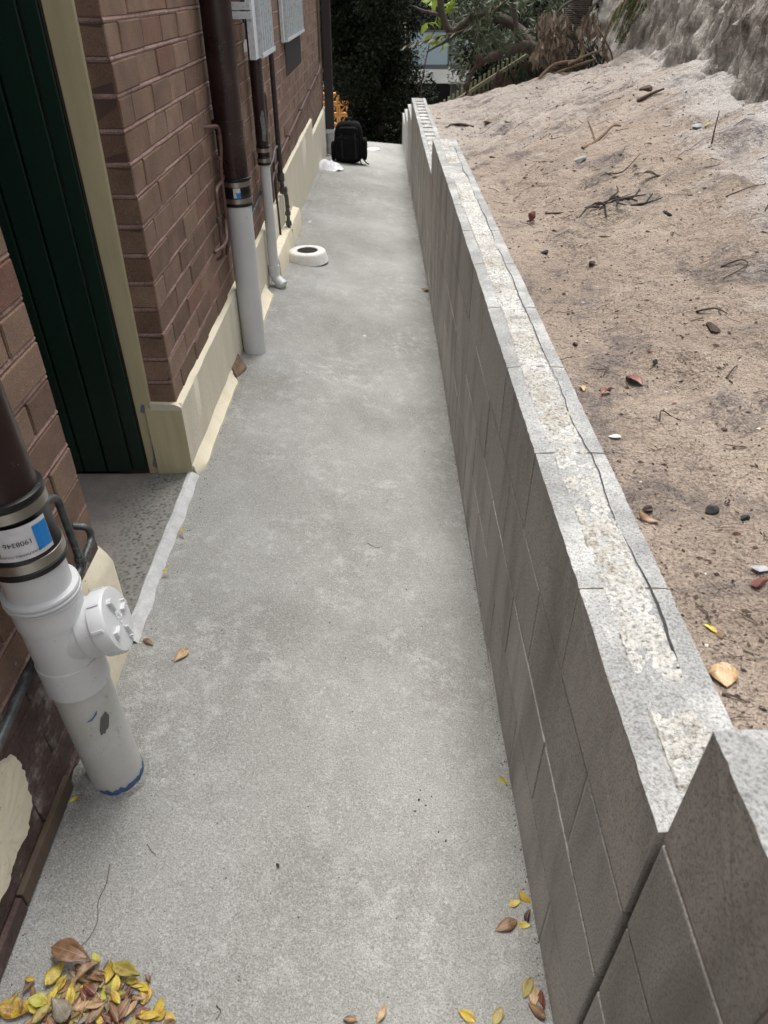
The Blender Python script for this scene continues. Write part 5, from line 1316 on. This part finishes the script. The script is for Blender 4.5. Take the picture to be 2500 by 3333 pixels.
dead_spray('dead_bough', 'smaller spray of dry brown leaves hanging right of the palm trunk', [(1.93, 2.06, 8.2, 8.4, 1.17, 1.32, 60), (2.08, 2.13, 8.25, 8.35, 1.15, 1.24, 12)], 70, (2.0, 8.35, 1.33))
# palm
PT = thing('palm_tree', 'palm with ringed grey trunk rising from the top of the sand', 'palm', (1.84, 8.6, .7))
C_ = curve([(1.82, 8.6, .55), (1.845, 8.6, .80), (1.873, 8.6, 1.02), (1.907, 8.6, 1.25), (1.95, 8.6, 1.42), (2.05, 8.6, 2.4), (2.1, 8.6, 3.2)], 10)
MB().tube(C_, [(.105 if i > 14 else .125 - .0015 * i) * (1 + .05 * math.sin(i * 2.4)) for i in range(len(C_))], 18).build('trunk', 'palm_bark', PT, smooth=True)
def frond(root, pts, n, L, mat='leaves_strappy', name='frond', w=.016, droop=.2):
    C_ = curve(pts, 12); P = []; D = []
    for i, p in enumerate(C_[2:]):
        t = i / len(C_); d = (C_[min(i + 3, len(C_) - 1)] - C_[i + 1]).normalized(); sdv = d.cross(Vector((0, 0, 1))).normalized()
        for s in (-1, 1):
            for q in range(n): P.append(p + d * (q / n) * .02); D.append(sdv * s + d * .9 + Vector((0, 0, -droop + random.gauss(0, .08))))
    k = np.linspace(1, .5, len(P))
    o = leaves_mesh(name, np.array([tuple(p) for p in P]), np.array([tuple(d) for d in D]), L * k, w, mat, root)
    MB().tube(C_, [.010 - .007 * i / len(C_) for i in range(len(C_))], 6).build('frond_rib', 'dead_wood', root, smooth=True)
    return o
for k in range(9):
    a = radians(20 + 40 * k); tipz = random.uniform(1.9, 2.9)
    frond(PT, [(2.1, 8.6, 3.2), (2.1 + .9 * cos(a), 8.6 + .9 * sin(a), 3.5), (2.1 + 1.7 * cos(a), 8.6 + 1.7 * sin(a), tipz)], 2, .34)
frond(PT, [(2.0, 8.62, 2.1), (1.5, 9.0, 1.55), (.95, 9.2, 1.16), (.62, 9.2, 1.07), (.25, 9.2, .98)], 2, .17, droop=.45)
# loose roots and sticks round the foot of the palm
for pts, r, lb in (([(1.50, 8.15, .70), (1.60, 8.2, .82), (1.72, 8.2, .90), (1.95, 8.15, .93)], .022, 'thick pale root curving from the palm foot down the sand'),
                   ([(1.53, 8.1, .69), (1.66, 8.15, .80), (1.84, 8.1, .88), (2.05, 8.05, .95)], .015, 'thinner root below the thick pale root'),
                   ([(2.22, 8.0, .86), (2.17, 8.0, 1.0), (2.05, 8.0, 1.15), (1.98, 8.05, 1.24)], .010, 'thin branch slanting right of the palm trunk'),
                   ([(2.20, 8.0, .88), (2.10, 8.02, 1.02), (2.09, 8.0, 1.12), (2.14, 8.0, 1.3)], .018, 'bare upright branch by the fern'),
                   ([(1.93, 8.2, .92), (1.97, 8.3, 1.02), (1.90, 8.4, 1.14)], .026, 'curved dead frond base leaning on the palm trunk'),
                   ([(1.80, 8.1, .90), (1.98, 8.1, .98), (2.12, 8.0, 1.03)], .013, 'bare stick lying across the palm foot')):
    C_ = curve(pts, 6); o = MB().tube(C_, [r * (1 - .4 * i / len(C_)) * (1 + .15 * noise.noise((i * .6, r * 100, 3))) for i in range(len(C_))], 8).build('root', 'dead_wood', root=Vector(pts[0]), smooth=True); tag(o, lb, 'root')
chip('boulder', 1.64, 8.15, lambda a, b: .72, .22, 'rock', 95, .75, 'pale rock among the roots at the palm foot', 'rock')
# bright fern hanging on the cliff
FN = thing('fern', 'bright green feathery plant hanging from the shaded cliff', 'plant', (2.15, 7.6, 1.6))
for k in range(16):
    x, y = random.uniform(2.06, 2.26), random.uniform(7.4, 7.8); z = random.uniform(1.35, 1.75)
    frond(FN, [(x + .05, y + .05, z), (x, y, z - .1), (x + random.gauss(-.05, .05), y - .05, z - random.uniform(.18, .34))], 2, .05, 'leaves_fern', 'frond', .010, .3)
# strappy clump on the slope by the fence
ST = thing('strappy_plant', 'dark strap leaved clump growing between the fence and the palm', 'plant', (1.62, 9.3, .5))
n = 420; P = np.stack([rng.uniform(1.55, 2.4, n), rng.uniform(8.8, 9.6, n), np.zeros(n)], 1); P[:, 2] = .38 + .33 * (P[:, 0] - 1.2)
leaves_mesh('leaf_clump', P, np.stack([rng.normal(0, .55, n), rng.normal(0, .55, n), np.ones(n)], 1), rng.uniform(.22, .48, n), rng.uniform(.012, .022, n), 'leaves_strappy', ST, curl=.7)
# young plant with broad light leaves
YP = thing('young_tree', 'small tree with broad bright lime leaves behind the bare limbs', 'tree', (.58, 12.2, -1.2))
MB().tube(curve([(.58, 12.2, -1.2), (.56, 11.8, .2), (.62, 11.0, .9), (.68, 10.6, 1.15), (.74, 10.6, 1.9)], 6), .008, 8).build('trunk', 'bark', YP, smooth=True)
P = []; D = []
for (x, z, k) in ((.66, 1.02, 8), (.74, .95, 7), (.62, 1.36, 9), (.80, 1.33, 9), (.70, 1.22, 8), (.88, 1.38, 8), (.56, 1.14, 5)):
    for i in range(k): P.append((x + random.gauss(0, .02), 10.55 + random.gauss(0, .03), z)); D.append((random.gauss(0, .8), random.gauss(-.2, .4), random.gauss(-.7, .35)))
leaves_mesh('crown', np.array(P), np.array(D), rng.uniform(.12, .18, len(P)), rng.uniform(.04, .055, len(P)), 'leaves_bright', YP, curl=.35)
GP = thing('shrub', 'pale sage green small leaved shrub in front of the white building', 'shrub', (1.2, 11.2, -.3))
bl = [(random.uniform(.98, 1.5), random.uniform(10.9, 11.5), random.uniform(.35, .95), .14, .14, .12) for _ in range(12)]
c_, v_ = blob_points(750, bl); leaves_mesh('foliage', c_, v_ + rng.normal(size=c_.shape), rng.uniform(.05, .085, 750), rng.uniform(.018, .028, 750), 'leaves_sage', GP)
MB().tube([(1.2, 11.2, -.4), (1.18, 11.2, .3), (1.2, 11.2, .8)], .012, 8).build('stem', 'limb_bark', GP, smooth=True)

# ------------------------------------------------------------------ fence, building, lattice
FE = thing('picket_fence', 'weathered timber picket fence sloping up behind the sand', 'fence', (.75, 10, .1))
def fz(x): return .275 + (x - .75) * .575
x = .60
while x < 2.0:
    MB().box(x, x + .026, 10.0, 10.016, fz(x) - .35, fz(x + .013) + .098).build('picket', 'fence_timber', FE); x += .052
for dz, h_ in ((-.012, .045), (-.26, .04)):
    a, b = .6, 2.02; V = [(a, 9.962, fz(a) + dz), (b, 9.962, fz(b) + dz), (b, 9.999, fz(b) + dz), (a, 9.999, fz(a) + dz)]
    MB().add(V + [(v[0], v[1], v[2] + h_) for v in V], [(0, 3, 2, 1), (4, 5, 6, 7), (0, 1, 5, 4), (1, 2, 6, 5), (2, 3, 7, 6), (3, 0, 4, 7)]).build('rail', 'fence_timber', FE)
for k in range(12):
    x = .62 + k * .115; MB().box(x, x + .108, 9.93, 9.955, fz(x) - .5, fz(x) - .035).build('board', 'fence_board', FE)
BU = thing('building', 'white modern building with pale blue windows beyond the trees', 'building', (3.5, 22, -3))
MB().box(.7, 9, 22.0, 22.6, -.63, -.32).build('slab', 'building_white', BU)
MB().box(.7, 9, 24.5, 24.8, -3.2, -.64).build('undercroft_wall', 'building_dark', BU)
MB().box(1.88, 4.2, 22.3, 22.6, -3.2, -.64).build('column_wall', 'building_grey', BU)
MB().box(.7, 9, 22.0, 24.8, 2.6, 2.9).build('roof_slab', 'building_white', BU)
MB().box(.7, 9, 24.4, 24.6, -.31, 2.59).build('back_wall', 'building_grey', BU)
for k, (a, b) in enumerate(((.72, 1.76), (1.80, 2.84), (2.88, 3.92), (3.96, 5.0), (5.04, 6.08))):
    f = MB(); f.box(a, a + .03, 22.02, 22.07, -.31, 2.58).box(b - .03, b, 22.02, 22.07, -.31, 2.58).box(a + .031, b - .031, 22.02, 22.07, -.31, -.21).box(a + .031, b - .031, 22.02, 22.07, .50, .54)
    wf = f.build('window', 'aluminium', BU)
    MB().box(a + .031, b - .031, 22.04, 22.05, -.209, .499).build('pane', 'window_glass', wf)
    MB().box(a + .031, b - .031, 22.04, 22.05, .541, 2.58).build('pane', 'dark_glass', wf)
OL = thing('lattice_screen', 'orange brick lattice screen glimpsed behind the backpack', 'screen', (-1.2, 17, -2))
for i in range(5):
    for j in range(8):
        x, z = -1.5 + i * .2, -1.9 + j * .2
        m = MB(); m.box(x, x + .035, 17, 17.1, z, z + .19).box(x + .155, x + .19, 17, 17.1, z, z + .19).box(x + .036, x + .154, 17, 17.1, z, z + .03).box(x + .036, x + .154, 17, 17.1, z + .16, z + .19)
        m.add([(x + .036, 17.02, z + .031), (x + .06, 17.02, z + .031), (x + .154, 17.02, z + .159), (x + .13, 17.02, z + .159), (x + .036, 17.08, z + .031), (x + .06, 17.08, z + .031), (x + .154, 17.08, z + .159), (x + .13, 17.08, z + .159)], [(0, 1, 2, 3), (4, 7, 6, 5), (0, 3, 7, 4), (1, 5, 6, 2)])
        m.build('lattice_block', 'orange_lattice', OL)
MB().box(-.48, -.18, 17.3, 17.5, -2.2, -.35).build('pale_post', 'building_white', OL)
